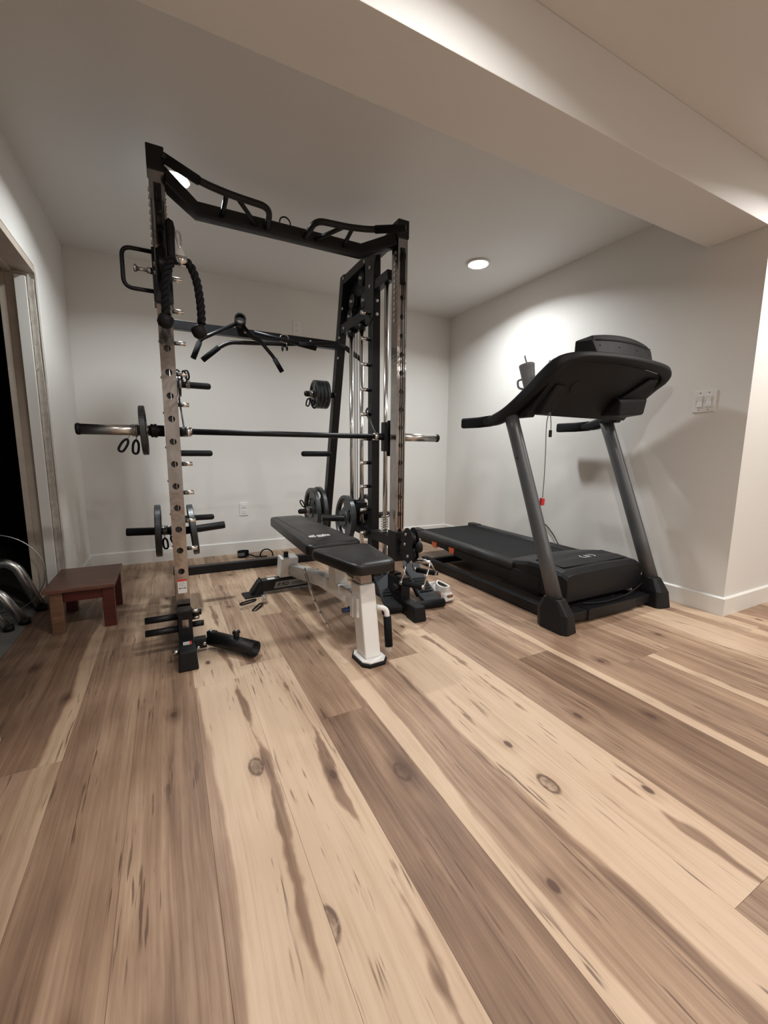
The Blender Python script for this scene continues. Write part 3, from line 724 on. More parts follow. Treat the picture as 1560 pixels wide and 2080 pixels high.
# ------------------------------------------------------------------ plates, bar, collars
def plate_mesh(R, t, name='disc'):
    """tri-grip iron plate, axis X, centred"""
    b = B(); n = 72
    rad = [.026, .058 if R > .12 else .042, .062 if R > .12 else .045, R*.50, R*.80, R*.84, R*.96, R]
    if R < .1: rad = [.026, .034, .036, R*.60, R*.78, R*.83, R*.96, R]
    ht = [t*.5, t*.5, t*.30, t*.22, t*.22, t*.48, t*.5, t*.42]
    nr = len(rad); A = [[b.verts.new((ht[i], rad[i]*math.cos(2*PI*k/n), rad[i]*math.sin(2*PI*k/n))) for k in range(n)] for i in range(nr)]
    C = [[b.verts.new((-ht[i], v.co.y, v.co.z)) for v in A[i]] for i in range(nr)]
    def gap(i, k):
        if R < .1 or i != 3: return False
        return (k % 24) < 11
    for i in range(nr-1):
        for k in range(n):
            j = (k+1) % n
            if gap(i, k):
                continue
            b.faces.new((A[i][k], A[i][j], A[i+1][j], A[i+1][k])); b.faces.new((C[i][k], C[i+1][k], C[i+1][j], C[i][j]))
            if gap(i, j): b.faces.new((A[i][j], A[i+1][j], C[i+1][j], C[i][j]))
            if gap(i, k-1 if k else n-1): b.faces.new((A[i][k], A[i+1][k], C[i+1][k], C[i][k]))
            if i+1 < nr-1 and gap(i+1, k): b.faces.new((A[i+1][k], A[i+1][j], C[i+1][j], C[i+1][k]))
            if i > 0 and gap(i-1, k): b.faces.new((A[i][k], A[i][j], C[i][j], C[i][k]))
    for i in (0, nr-1):
        for k in range(n): b.faces.new((A[i][k], A[i][(k+1) % n], C[i][(k+1) % n], C[i][k]))
    # raised blocks that stand for the cast numbers and lettering
    return b
PL = {}
def plate(R, t, loc, label, group, tilt=0, spin=0):
    key = (R, t)
    if key not in PL:
        b = plate_mesh(R, t); bmesh.ops.recalc_face_normals(b, faces=b.faces[:]); me = bpy.data.meshes.new('weight_plate'); b.to_mesh(me); b.free(); me.materials.append(M['iron_plate'])
        for f in me.polygons: f.use_smooth = False
        PL[key] = me
    e = bpy.data.objects.new('weight_plate', PL[key]); COL.objects.link(e)
    e.location = loc; e.rotation_euler = (spin, tilt, 0); tag(e, label, 'weight plate', group)
    m = e.modifiers.new('bevel', 'BEVEL'); m.width = .0012; m.segments = 2; m.limit_method = 'ANGLE'; m.angle_limit = .5
    WL[e.name] = Vector(loc)
    return e
def smith_bar():
    y, z = 2.345, 1.052
    t = thing('barbell', 'long black barbell with chrome sleeves held across the smith machine', 'barbell', (CX, y, z))
    O = lambda n, b, m, p=t, **k: obj(n, b, m, p, **k)
    b = B(); rod(b, (.02, y, z), (1.24, y, z), .0150, 20); O('shaft', b, 'powder_black')
    for s in (-1, 1):
        d = V(s, 0, 0)
        b = B(); lathe(b, [(0, .0248), (.300, .0248)], mp(s, -.045, y, z), d, 28); sl = O('sleeve', b, 'brushed_chrome', label='polished chrome sleeve')
        b = B(); lathe(b, [(0, .0262), (.004, .0268), (.012, .0262), (.016, .022)], mp(s, -.343, y, z), d, 28); O('end_cap', b, 'black_plastic', sl)
        b = B(); lathe(b, [(0, .030), (.006, .033), (.014, .030), (.018, .033), (.026, .033), (.03, .027), (.06, .027)], mp(s, -.062, y, z), -d, 28); O('collar', b, 'black_plastic')
        # slide block riding the guide rod
        b = B(); prism(b, [mp(s, .012, y-.030, z+.10), mp(s, .012, y+.030, z+.10), mp(s, .012, y+.055, z+.03), mp(s, .012, y+.055, z-.03), mp(s, .012, y+.030, z-.12), mp(s, .012, y-.030, z-.12), mp(s, .012, y-.045, z-.02), mp(s, .012, y-.045, z+.03)], (-s*.010, 0, 0))
        mbox(b, s, .016, .056, y-.026, y+.026, z-.09, z+.09, bev=.006)
        O('slide_block', b, 'black_plastic')
        b = B(); rod(b, mp(s, .058, y, z), mp(s, .105, y, z), .021, 18); O('hook_sleeve', b, 'powder_black')
        b = B(); pts = smooth([mp(s, .088, y+.01, z+.01), mp(s, .086, y+.06, z+.035), mp(s, .083, y+.12, z+.09), mp(s, .080, y+.18, z+.15), mp(s, .078, y+.20, z+.172), mp(s, .078, y+.175, z+.185)], 4)
        sweep(b, pts, rrect(.016, .007, .002, 2)); O('catch_hook', b, 'rail_grey')
        b = B(); lathe(b, [(0, .022), (.012, .024), (.03, .022)], mp(s, .090, y, z), (-s, 0, 0), 18); O('hook_ring', b, 'chrome')
smith_bar()
G1 = 'iron weight plates'
plate(.117, .026, (-.091, 2.345, 1.052), 'thin iron plate seen edge-on on the left chrome sleeve of the barbell', G1, tilt=math.radians(-2.0))
plate(.156, .034, (-.070, 2.80, .480), 'iron plate on the low outer horn left of the left post', G1, tilt=math.radians(1), spin=.5)
plate(.156, .034, (.118, 2.80, .474), 'iron plate leaning on the low inner horn right of the left post', G1, tilt=math.radians(-5), spin=.9)
plate(.166, .038, (1.135, 2.80, .478), 'large grip plate with open slots on the low horn beside the bench backrest', G1, tilt=math.radians(3), spin=.35)
plate(.166, .038, (1.305, 2.80, .480), 'grip plate mostly hidden behind the black middle post', G1, tilt=0, spin=1.2)
plate(.198, .036, (1.085, 3.43, .452), 'front one of two large plates at the foot of the slanted rear post', G1, spin=.2)
plate(.205, .036, (1.145, 3.43, .452), 'rear one of two large plates at the foot of the slanted rear post', G1, spin=1.1)
for k, w_ in enumerate(('first', 'second', 'third', 'last')):
    plate(.106, .023, (1.045+.0285*k, 3.19, 1.395), f'{w_} small plate from the horn tip in the stack on the upper right horn', G1, spin=.4*k)
for k, w_ in enumerate(('inner', 'outer')):
    plate(.080, .015, (.105-.02*k, 3.19, 1.395), f'{w_} of two thin discs on the upper left storage horn', G1, spin=.3*k)

def spring_collar(name_label, c, axis, down=(0, 0, -1), R=.0275, sp=.5, group='spring collars', hl=.085, twist=0, black=True):
    """wire spring collar: coil and two looped handles"""
    c = Vector(c); ax = Vector(axis).normalized(); dn = Vector(down).normalized(); sd = ax.cross(dn).normalized()
    t = thing('spring_collar', name_label, 'barbell collar', c, group=group)
    b = B(); coil(b, c, ax, R, .0024, 4, .026); obj('coil', b, 'chrome', t)
    for s in (-1, 1):
        o0 = c+ax*(.013*s)+dn*R*.9+sd*(.012*s)
        d = (dn+ax*(sp*s*.45)+sd*(twist*s)).normalized(); q = d.cross(sd).normalized()
        if q.length < .1: q = ax
        b = B(); p1 = o0+d*.022
        lp = [p1, p1+d*.018+q*.011, p1+d*(hl-.03)+q*.011, p1+d*(hl-.02), p1+d*(hl-.03)-q*.011, p1+d*.018-q*.011]
        tube(b, [o0, p1], .0024, 8); h = obj('handle_wire', b, 'chrome', t)
        b = B(); tube(b, smooth(lp, 4, True), .0054, 8, closed=True); obj('handle_loop', b, 'black_rubber', h)
    return t
spring_collar('spring collar hanging on the left barbell sleeve outside its plate', (-.128, 2.345, 1.052), (1, 0, 0), (-.35, 0, -1), .029)
spring_collar('spring collar on the low outer horn between plate and left post', (-.035, 2.80, .480), (1, 0, 0), (.30, 0, -1), .028)
spring_collar('spring collar on the upper left horn under the chrome peg', (.155, 3.19, 1.395), (1, 0, 0), (-.3, -.4, .6), .026)
spring_collar('spring collar against the small plates on the upper right horn', (1.012, 3.19, 1.395), (1, 0, 0), (-.1, -.3, -.9), .026)
spring_collar('spring collar on the lower rear horn in front of the two large plates', (1.045, 3.43, .452), (1, 0, 0), (-.1, .5, .9), .026)
spring_collar('bare wire collar hung over the curved bar on the cross rail', (.775, 3.022, 1.732), (0, 1, 0), (0, -.1, -1), .030, sp=.0, hl=.05)
tf = spring_collar('loose spring collar lying open on the floor left of the bench', (.497, 2.60, .030), (.95, -.3, 0), (-.85, -.45, -.10), .026, sp=.9, hl=.12)

# ------------------------------------------------------------------ attachments hung on the rack
def rope():
    t = thing('triceps_rope', 'black twisted rope with ball ends hanging from the left pulley', 'rope attachment', (.09, 2.03, 1.50))
    O = lambda n, b, m, p=t, **k: obj(n, b, m, p, **k)
    y = 2.02
    def strand(pts, n):
        P_ = smooth(pts, 8); fr = frames(P_); L_ = 0
        b = B()
        for s in range(3):
            q = []; L_ = 0
            for i, (p, (tt, a, c)) in enumerate(zip(P_, fr)):
                if i: L_ += (P_[i]-P_[i-1]).length
                an = 2*PI*(L_/.075+s/3); q.append(p+a*math.cos(an)*.0092+c*math.sin(an)*.0092)
            tube(b, q, .0088, 8)
        O(n, b, 'rope')
    strand([(.118, y, 1.728), (.128, y, 1.724), (.142, y, 1.700), (.156, y, 1.655), (.163, y, 1.60), (.166, y, 1.55), (.166, y, 1.495)], 'rope_strand')
    strand([(.085, y, 1.728), (.066, y, 1.725), (.052, y, 1.695), (.040, y, 1.655), (.036, y, 1.60), (.033, y, 1.55), (.033, y, 1.510)], 'rope_strand')
    b = B(); rod(b, (.080, y, 1.730), (.122, y, 1.729), .019, 20); O('ferrule', b, 'chrome')
    b = B(); prism(b, [(.086, y, 1.745), (.118, y, 1.745), (.104, y, 1.785), (.095, y, 1.785)], (0, .004, 0)); O('hanger_plate', b, 'steel')
    b = B(); tube(b, smooth([(.098, y, 1.778), (.088, y+.004, 1.81), (.086, y+.01, 1.835), (.095, y+.012, 1.845), (.103, y+.008, 1.83), (.103, y+.004, 1.80)], 4, True), .0032, 8, closed=True); O('carabiner', b, 'chrome')
    for (x, z, a) in ((.028, 1.483, .35), (.156, 1.458, -.5)):
        b = B(); ax = V(math.sin(a)*.9, 0, math.cos(a)).normalized()
        lathe(b, [(-.028, .004), (-.024, .020), (-.010, .030), (.012, .0305), (.024, .026), (.028, .012)], (x, y, z), ax, 10); O('ball_end', b, 'black_rubber')
rope()
def t_handle():
    t = thing('row_handle', 'black T-bar row handle with a round collar hooked over the cross rail', 'handle attachment', (.47, 3.02, 1.55))
    O = lambda n, b, m, p=t, **k: obj(n, b, m, p, **k)
    b = B(); hollow(b, (.472, 2.935, 1.800), (.486, 3.045, 1.793), .036, .009, 24); O('collar_ring', b, 'powder_black')
    b = B(); tube(b, fillet([(.455, 2.98, 1.778), (.235, 2.98, 1.655), (.185, 2.98, 1.535)], .02), .0125, 12); O('arm', b, 'powder_black')
    b = B(); tube(b, [(.226, 2.98, 1.634), (.184, 2.98, 1.532)], .0165, 12); O('foam_grip', b, 'foam_grip')
    b = B(); tube(b, fillet([(.490, 2.98, 1.775), (.555, 2.98, 1.700), (.600, 2.98, 1.690), (.690, 2.98, 1.590), (.742, 2.98, 1.505)], .03), .0125, 12); O('arm', b, 'powder_black')
    b = B(); tube(b, [(.694, 2.98, 1.582), (.744, 2.98, 1.500)], .0165, 12); O('foam_grip', b, 'foam_grip')
t_handle()
def lat_bar():
    t = thing('lat_bar', 'long curved lat pulldown bar with foam grip in front of the cross rail', 'lat bar', (.75, 3.03, 1.60))
    y = 3.035
    b = B(); tube(b, fillet([(.245, y, 1.540), (.345, y, 1.628), (.410, y, 1.668), (.78, y, 1.700), (1.15, y, 1.750), (1.23, y, 1.735), (1.37, y, 1.655)], .04), .0135, 14); obj('bar', b, 'powder_black', t)
    for p, q in (((.243, y, 1.538), (.345, y, 1.628)), ((1.235, y, 1.732), (1.375, y, 1.652))):
        b = B(); tube(b, [p, q], .0172, 14); obj('foam_grip', b, 'foam_grip', t)
    b = B(); box(b, .765, .80, y-.008, y+.008, 1.68, 1.72, bev=.003); obj('eye_tab', b, 'powder_black', t)
lat_bar()
def short_bar():
    t = thing('short_bar', 'short straight black cable bar lying against the rear cross rail', 'cable bar', (.8, 3.0, 1.69))
    b = B(); tube(b, [(.56, 2.965, 1.735), (.98, 2.965, 1.682)], .0125, 12); obj('bar', b, 'powder_black', t)
    b = B(); tube(b, [(.86, 2.965, 1.697), (.985, 2.965, 1.681)], .0175, 12); obj('foam_grip', b, 'foam_grip', t)
short_bar()
def peg_clip():
    t = thing('snap_hook', 'steel spring snap hook on a chrome peg left, above the upper horn', 'snap hook', (.10, 2.53, 1.30))
    b = B(); tube(b, smooth([(.106, 2.515, 1.375), (.118, 2.53, 1.35), (.118, 2.53, 1.325), (.106, 2.53, 1.31), (.096, 2.53, 1.33), (.096, 2.53, 1.36)], 4, True), .004, 8, closed=True); obj('hook', b, 'black_rubber', t)
    b = B(); rod(b, (.086, 2.53, 1.337), (.086, 2.53, 1.29), .006, 10); obj('swivel', b, 'steel', t)
peg_clip()
def v_handle():
    t = thing('double_d_handle', 'chrome close-grip row handle hanging from the low right pulley', 'handle attachment', (1.29, 2.02, .24))
    O = lambda n, b, m, p=t, **k: obj(n, b, m, p, **k)
    c = V(1.285, 2.02, .325); a = V(.50, -.86, .0).normalized(); sdv = V(.86, .50, 0).normalized()
    b = B(); tube(b, smooth([c+V(0, 0, .075), c+V(.008, 0, .095), c+V(.006, 0, .125), c+V(-.004, 0, .13), c+V(-.008, 0, .105), c+V(-.005, 0, .08)], 4, True), .0032, 8, closed=True); O('carabiner', b, 'chrome')
    b = B(); tube(b, smooth([c+V(0, 0, .005), c+V(-.010, 0, .03), c+V(-.004, 0, .075), c+V(.004, 0, .075), c+V(.010, 0, .03)], 4, True), .0036, 8, closed=True); O('swivel_eye', b, 'chrome')
    b = B(); lathe(b, [(-.075, .008), (-.070, .012), (-.05, .011), (-.04, .016), (.04, .016), (.05, .011), (.070, .012), (.075, .008)], c, a, 18); O('center_sleeve', b, 'chrome')
    for s in (-1, 1):
        g0 = c+sdv*(.085*s)+V(0, 0, -.125 if s < 0 else -.085)
        for e in (-1, 1):
            b = B(); tube(b, [c+a*(.072*e), g0+a*(.075*e)], .0052, 10); O('side_rod', b, 'chrome')
        b = B(); rod(b, g0-a*.060, g0+a*.060, .0155, 16); g = O('grip', b, 'foam_grip')
        for e in (-1, 1): b = B(); rod(b, g0+a*.060*e, g0+a*.080*e, .0125, 14); O('grip_end', b, 'steel', g)
v_handle()
def landmine():
    t = thing('landmine_sleeve', 'black swivel tube for a bar lying at the foot of the left post', 'bar holder', (.20, 2.0, 0))
    O = lambda n, b, m, p=t, **k: obj(n, b, m, p, **k)
    a, e = V(.142, 2.094, .052), V(.318, 1.905, .040); d = (e-a).normalized()
    b = B(); hollow(b, a, e, .036, .004, 28); O('tube', b, 'powder_black')
    b = B(); lathe(b, [(0, .032), (.003, .032)], a+d*.05, d, 24); O('tube_back', b, 'slot_dark')
    up = V(0, 0, 1)
    b = B(); q = a+d*.15; lathe(b, [(.0, .012), (.012, .014), (.02, .014)], q+up*.030, up, 12)
    for k in range(3):
        an = 2*PI*k/3+.5; rod(b, q+up*.058, q+up*.058+V(math.cos(an), math.sin(an), 0)*.016, .009, 10)
    rod(b, q+up*.048, q+up*.068, .013, 12); kn = O('clamp_knob', b, 'black_plastic')
    b = B(); rod(b, q+up*.068, q+up*.071, .006, 10); O('knob_screw', b, 'steel', kn)
    b = B(); hexa(b, [(.120, 2.10, .030), (.150, 2.065, .030), (.172, 2.09, .030), (.140, 2.12, .030), (.120, 2.10, .088), (.150, 2.065, .088), (.172, 2.09, .088), (.140, 2.12, .088)]); O('yoke', b, 'powder_black', bevel=.004)
    b = B(); box(b, .066, .118, 2.062, 2.110, .022, .068, bev=.003); O('hinge_block', b, 'powder_black')
    for p_, dr in (((.108, 2.0615, .045), (0, -1, 0)), ((.080, 2.0615, .03), (0, -1, 0)), ((.14, 2.095, .088), (0, 0, 1))):
        b = B(); bolt(b, p_, dr, .009, .006); O('hinge_bolt', b, 'steel')
landmine()

# ------------------------------------------------------------------ adjustable bench (own frame: y runs to the head end)
def pad(b, w0, w1, y0, y1, z0, z1, r=.045, cut=0, crown=.006):
    """upholstered pad: outline w0 wide at y0, w1 wide at y1, domed, rounded edge"""
    o = []
    cs = [(-w0/2, y0), (w0/2, y0), (w1/2, y1), (-w1/2, y1)]
    ol = fillet([V(x, y, 0) for x, y in cs], r, 6, True)
    c = Vector(((0), (y0+y1)/2, 0))
    lay = [(.990, z0), (1.0, z0+.006), (1.0, z1-.016), (.985, z1-.006), (.955, z1-.001), (.80, z1+crown*.6), (.4, z1+crown)]
    def sc(p, k):
        wx, wy = max(abs(w0), abs(w1))/2, (y1-y0)/2; m = (1-k)*min(wx, wy)
        v = p-c; return c+V(v.x*(1-m/wx), v.y*(1-m/wy), 0)
    rings = [[b.verts.new(sc(p, k)+V(0, 0, z)) for p in ol] for k, z in lay]
    n = len(ol)
    for A, C in zip(rings, rings[1:]):
        for j in range(n): f = b.faces.new((A[j], A[(j+1) % n], C[(j+1) % n], C[j])); f.smooth = True
    b.faces.new(list(reversed(rings[0]))); f = b.faces.new(rings[-1]); f.smooth = True
def bench():
    t = thing('weight_bench', 'white framed adjustable weight bench with black padded seat and backrest', 'weight bench', (.785, 1.650, 0), math.radians(3.2))
    O = lambda n, b, m, p=t, **k: obj(n, b, m, p, local=True, **k)
    b = B(); pad(b, .205, .330, -.070, .330, .430, .478, .05); O('seat_pad', b, 'vinyl')
    b = B(); pad(b, .315, .225, .365, 1.245, -.025, .030, .05); T = R_at(V(0, .36, 0), math.radians(1.7), 'X'); bmesh.ops.transform(b, matrix=Matrix.Translation((0, 0, .452)) @ T, verts=b.verts[:])
    bp = O('backrest_pad', b, 'vinyl')
    # stitched seam and white emblem on the backrest
    zt = lambda y, e=0: .452+(y-.36)*math.sin(math.radians(1.7))+.0365+e
    b = B(); sweep(b, [V(-.082, yy/100, zt(yy/100, -.0022)) for yy in range(42, 121, 6)], circ(.0016, 6)); O('seam', b, 'black_rubber', bp)
    b = B(); sl = math.radians(1.7)
    for k in range(3): box(b, -.062+.013*k, -.053+.013*k, .435, .468+.006*k, 0, .0008)
    for k in range(3): box(b, .020+.013*k, .029+.013*k, .435, .468+.006*(2-k), 0, .0008)
    hollow(b, (0, .452, 0), (0, .452, .0008), .019, .007, 20); box(b, -.019, .019, .428, .434, 0, .0008); box(b, -.007, .007, .447, .457, 0, .0008)
    bmesh.ops.transform(b, matrix=Matrix.Translation((-.045, .03, zt(.50, -.0005))) @ Matrix.Rotation(sl, 4, 'X') @ Matrix.Translation((0, 0, 0)), verts=b.verts[:]); O('emblem', b, 'label_white', bp, label='small white printed emblem')
    # front post and foot
    b = B(); prism(b, [V(-.060, -.045, .016), V(-.060, .045, .016), V(-.040, .075, .016), V(.040, .075, .016), V(.060, .045, .016), V(.060, -.045, .016), V(.035, -.075, .016), V(-.035, -.075, .016)], (0, 0, .008)); O('foot_plate', b, 'white_metal', bevel=.002)
    b = B(); prism(b, [V(-.066, -.050, 0), V(-.066, .050, 0), V(-.044, .082, 0), V(.044, .082, 0), V(.066, .050, 0), V(.066, -.050, 0), V(.040, -.082, 0), V(-.040, -.082, 0)], (0, 0, .0158)); O('foot_rubber', b, 'black_rubber', bevel=.003)
    b = B(); hexa(b, [V(-.040, -.040, .0242), V(.040, -.040, .0242), V(.040, .050, .0242), V(-.040, .050, .0242), V(-.040, .020, .355), V(.040, .020, .355), V(.040, .115, .355), V(-.040, .115, .355)]); O('front_post', b, 'white_metal', bevel=.006)
    b = B(); hexa(b, [V(-.030, .030, .356), V(.030, .030, .356), V(.030, .105, .356), V(-.030, .105, .356), V(-.030, .035, .425), V(.030, .035, .425), V(.030, .11, .425), V(-.030, .11, .425)]); O('seat_riser', b, 'chrome_post', bevel=.003)
    b = B(); box(b, .034, .075, .02, .10, .385, .428, bev=.004); O('seat_clamp', b, 'black_plastic')
    b = B(); tube(b, fillet([V(.040, .005, .245), V(.085, -.012, .235), V(.080, -.045, .040)], .04, 6), .0125, 14); h = O('lift_handle', b, 'white_metal')
    b = B(); tube(b, [V(.0845, -.018, .200), V(.081, -.042, .062)], .0185, 16); O('foam_grip', b, 'foam_grip', h)
    # main beam, backrest hinge, adjusters
    b = B(); sweep(b, [V(0, .07, .255), V(0, .55, .235), V(0, 1.12, .150)], rrect(.075, .060, .006, 2), up=(0, 0, 1)); O('main_beam', b, 'white_metal')
    b = B(); box(b, -.034, .034, .155, .185, .21, .292, bev=.002); O('beam_sleeve', b, 'white_metal')
    b = B(); box(b, -.05, -.036, .03, .09, .20, .29, bev=.002); box(b, -.052, .052, .07, .10, .19, .285, bev=.002); O('pin_bracket', b, 'white_metal')
    b = B(); rod(b, V(-.036, .11, .215), V(-.085, .11, .215), .012, 12); pk = O('pull_knob', b, 'blue_plastic', label='dark blue pull knob')
    b = B(); rod(b, V(-.036, .11, .215), V(-.052, .11, .215), .015, 12); O('knob_base', b, 'black_plastic', pk)
    b = B(); box(b, -.05, .05, .36, 1.10, .402, .428, bev=.003); O('backrest_frame', b, 'powder_black')
    b = B(); box(b, -.046, .046, .0, .28, .405, .4285, bev=.003); O('seat_frame', b, 'powder_black')
    b = B(); hexa(b, [V(-.032, .30, .26), V(.032, .30, .26), V(.032, .40, .25), V(-.032, .40, .25), V(-.032, .32, .402), V(.032, .32, .402), V(.032, .40, .402), V(-.032, .40, .402)]); O('hinge_bracket', b, 'white_metal', bevel=.003)
    b = B(); sweep(b, smooth([V(-.052, .72, .26), V(-.052, .66, .20), V(-.052, .56, .12), V(-.052, .44, .06), V(-.052, .34, .035)], 4), rrect(.030, .006, .002, 2)); lad = O('adjustment_ladder', b, 'chrome', label='curved chrome adjustment strip')
    b = B()
    for yy, zz in ((.62, .165), (.55, .115), (.47, .075), (.38, .045)): bolt(b, V(-.056, yy, zz), (-1, 0, 0), .006, .006)
    O('ladder_studs', b, 'steel', lad)
    # rear bracket and stabiliser
    b = B(); hexa(b, [V(-.085, 1.12, .10), V(.04, 1.12, .10), V(.04, 1.20, .10), V(-.085, 1.20, .10), V(-.085, 1.06, .245), V(.03, 1.06, .245), V(.03, 1.16, .255), V(-.085, 1.16, .255)]); rb = O('rear_bracket', b, 'white_metal', bevel=.006)
    b = B(); box(b, -.030, .022, 1.072, 1.090, .165, .185, bev=.002); O('bracket_slot', b, 'slot_dark', rb)
    b = B(); rod(b, V(-.045, 1.10, .25), V(-.045, 1.10, .285), .016, 14); O('lock_knob', b, 'black_plastic')
    b = B(); prism(b, [V(-.28, 1.115, .022), V(-.225, 1.115, .098), V(.225, 1.115, .098), V(.28, 1.115, .022)], (0, .07, 0)); st = O('rear_stabilizer', b, 'powder_black', bevel=.004)
    for s in (-1, 1):
        b = B(); hexa(b, [V(s*.275, 1.095, 0), V(s*.20, 1.105, 0), V(s*.20, 1.195, 0), V(s*.275, 1.205, 0), V(s*.260, 1.100, .018), V(s*.210, 1.108, .112), V(s*.210, 1.192, .112), V(s*.260, 1.20, .018)]); O('end_cap', b, 'black_rubber', st, bevel=.004)
        b = B(); box(b, *sorted((s*.325, s*.20)), 1.092, 1.208, 0, .010, bev=.003); O('floor_pad', b, 'black_rubber', st)
    b = B(); prism(b, [V(-.130, 1.1145, .035), V(-.115, 1.1145, .080), V(.11, 1.1145, .080), V(.11, 1.1145, .035)], (0, -.001, 0)); pl = O('name_strip', b, 'label_grey', st, label='grey strip lettered PRO SERIES')
    RX = Matrix.Rotation(PI/2, 4, 'X')
    def put(txt, x, size, mir, bold, shear=.25):
        b = text_mesh(txt, size, mir, bold); 
        for v in b.verts: v.co.x += v.co.y*shear
        w = max(v.co.x for v in b.verts)
        bmesh.ops.transform(b, matrix=Matrix.Translation((x, 1.1128, .046)) @ RX, verts=b.verts[:]); O('lettering', b, 'ink', pl); return w
    x = -.105
    for ch, mir in (('P', False), ('R', True), ('O', False)): x += put(ch, x, .032, mir, .0012)+.0005
    put('SERIES', x+.012, .030, False, -.0002)
    b = B(); box(b, -.165, -.115, 1.125, 1.165, .0982, .0988); O('spec_label', b, 'label_white', st)
bench()

# ------------------------------------------------------------------ treadmill
def treadmill():
    t = thing('treadmill', 'black folding treadmill with silver grey uprights along the right wall', 'treadmill', (2.29, 2.3, 0))
    O = lambda n, b, m, p=t, **k: obj(n, b, m, p, **k)
    XA, XB = 1.85, 2.735
    # base frame
    b = B(); box(b, 1.90, 2.70, 1.475, 1.555, .022, .075, bev=.006); O('front_crossbar', b, 'black_plastic')
    b = B(); box(b, 2.08, 2.52, 1.468, 1.562, .018, .080, bev=.004); O('crossbar_cover', b, 'powder_black')
    for x in (1.925, 2.66):
        b = B(); box(b, x-.025, x+.025, 1.50, 2.95, .010, .070, bev=.004); O('base_rail', b, 'powder_black')
        b = B(); lathe(b, [(-.018, .0), (-.018, .03), (.018, .03), (.018, 0)], (x, 2.93, .031), 'X', 20); O('transport_wheel', b, 'black_rubber')
    b = B(); box(b, 1.90, 2.69, 2.86, 2.91, .012, .06, bev=.004); O('rear_crossbar', b, 'powder_black')
    for s, x in ((-1, XA), (1, XB)):
        o_ = -s
        b = B()
        def X_(v): return x+s*v
        prof0 = [(-.072, 1.425), (-.050, 1.405), (.028, 1.395), (.052, 1.425), (.052, 1.56), (.03, 1.60), (-.04, 1.60), (-.066, 1.56)]
        prof1 = [(-.037, 1.478), (-.026, 1.462), (.026, 1.462), (.037, 1.478), (.037, 1.545), (.026, 1.562), (-.026, 1.562), (-.037, 1.545)]
        r0 = [b.verts.new((X_(-u if 0 else -u*-1*1.0), y, 0)) for u, y in prof0]
        r1 = [b.verts.new((X_(u), y+.015, .10)) for u, y in [(q[0]*.82, q[1]) for q in prof0]]
        r2 = [b.verts.new((X_(u), y+.006, .178)) for u, y in prof1]
        for A, C in ((r0, r1), (r1, r2)):
            for j in range(8): b.faces.new((A[j], A[(j+1) % 8], C[(j+1) % 8], C[j]))
        b.faces.new(r0); b.faces.new(r2); O('foot_boot', b, 'black_plastic', bevel=.006)
        # upright: flattened oval tube leaning back
        b = B(); ov = [(.046*math.cos(2*PI*k/20), .034*math.sin(2*PI*k/20)) for k in range(20)]
        y_ = lambda z: 1.530+(z-.20)*.385+(z-.2)**2*.012
        sweep(b, [V(x, y_(z), z) for z in (.165, .40, .65, .90, 1.08, 1.19)], ov, up=(0, 1, 0), scale=[1.0, .98, .96, .95, .96, 1.0]); O('upright', b, 'tread_grey')
        if s < 0:
            b = B(); bolt(b, (x-.034, y_(.93), .93), (-1, 0, 0), .006); O('upright_screw', b, 'slot_dark')
    # deck
    for x in (2.02, 2.675):
        b = B(); sweep(b, [V(x, 1.98, .225), V(x, 3.24, .238)], [(.020, -.035), (.020, .035), (-.006, .040), (-.040, .034), (-.040, -.034), (-.006, -.040)], up=(0, 0, 1)); O('side_rail', b, 'rail_grey')
        b = B(); hexa(b, [V(x-.037, 3.14, .20), V(x+.037, 3.14, .20), V(x+.034, 3.27, .20), V(x-.034, 3.27, .20), V(x-.037, 3.14, .263), V(x+.037, 3.14, .263), V(x+.034, 3.26, .265), V(x-.034, 3.26, .265)]); O('rear_end_cap', b, 'black_plastic', bevel=.006)
    b = B(); box(b, 2.062, 2.633, 1.95, 3.25, .222, .238, bev=.004); O('running_belt', b, 'belt')
    b = B(); rod(b, (2.06, 3.235, .215), (2.635, 3.235, .215), .026, 20); O('rear_roller', b, 'belt')
    b = B(); box(b, 2.03, 2.66, 1.75, 3.22, .150, .205, bev=.004); O('deck_frame', b, 'powder_black')
    b = B(); hexa(b, [V(1.99, 1.75, .075), V(2.05, 1.75, .075), V(2.05, 2.5, .13), V(1.99, 2.5, .13), V(1.985, 1.75, .21), V(2.05, 1.75, .21), V(2.05, 3.0, .20), V(1.985, 3.0, .20)]); O('lower_skirt', b, 'black_plastic', bevel=.004)
    for yy in (2.86, 2.62):
        b = B(); hexa(b, [V(1.983, yy, .155), V(2.0, yy, .155), V(2.0, yy+.05, .155), V(1.983, yy+.05, .155), V(1.977, yy-.012, .200), V(2.0, yy-.012, .200), V(2.0, yy+.055, .200), V(1.977, yy+.055, .200)]); O('cushion_tab', b, 'orange_plastic', label='orange deck cushion')
    # motor hood
    b = B(); secs = []
    # (y, z_top, z_bottom, half width)
    hood = [(1.555, .225, .105, .345), (1.560, .262, .10, .352), (1.60, .280, .10, .355), (1.72, .292, .10, .356), (1.86, .286, .12, .356), (1.98, .262, .17, .350), (2.06, .244, .20, .345)]
    for y, zt, zb, hw in hood:
        c = 2.347
        pts = [(c-hw, zb), (c-hw-.002, zt-.030), (c-hw+.012, zt-.008), (c-hw+.05, zt), (c, zt+.006), (c+hw-.05, zt), (c+hw-.012, zt-.008), (c+hw+.002, zt-.030), (c+hw, zb)]
        secs.append([b.verts.new((px, y, pz)) for px, pz in pts])
    for A, C in zip(secs, secs[1:]):
        for j in range(9): b.faces.new((A[j], A[(j+1) % 9], C[(j+1) % 9], C[j]))
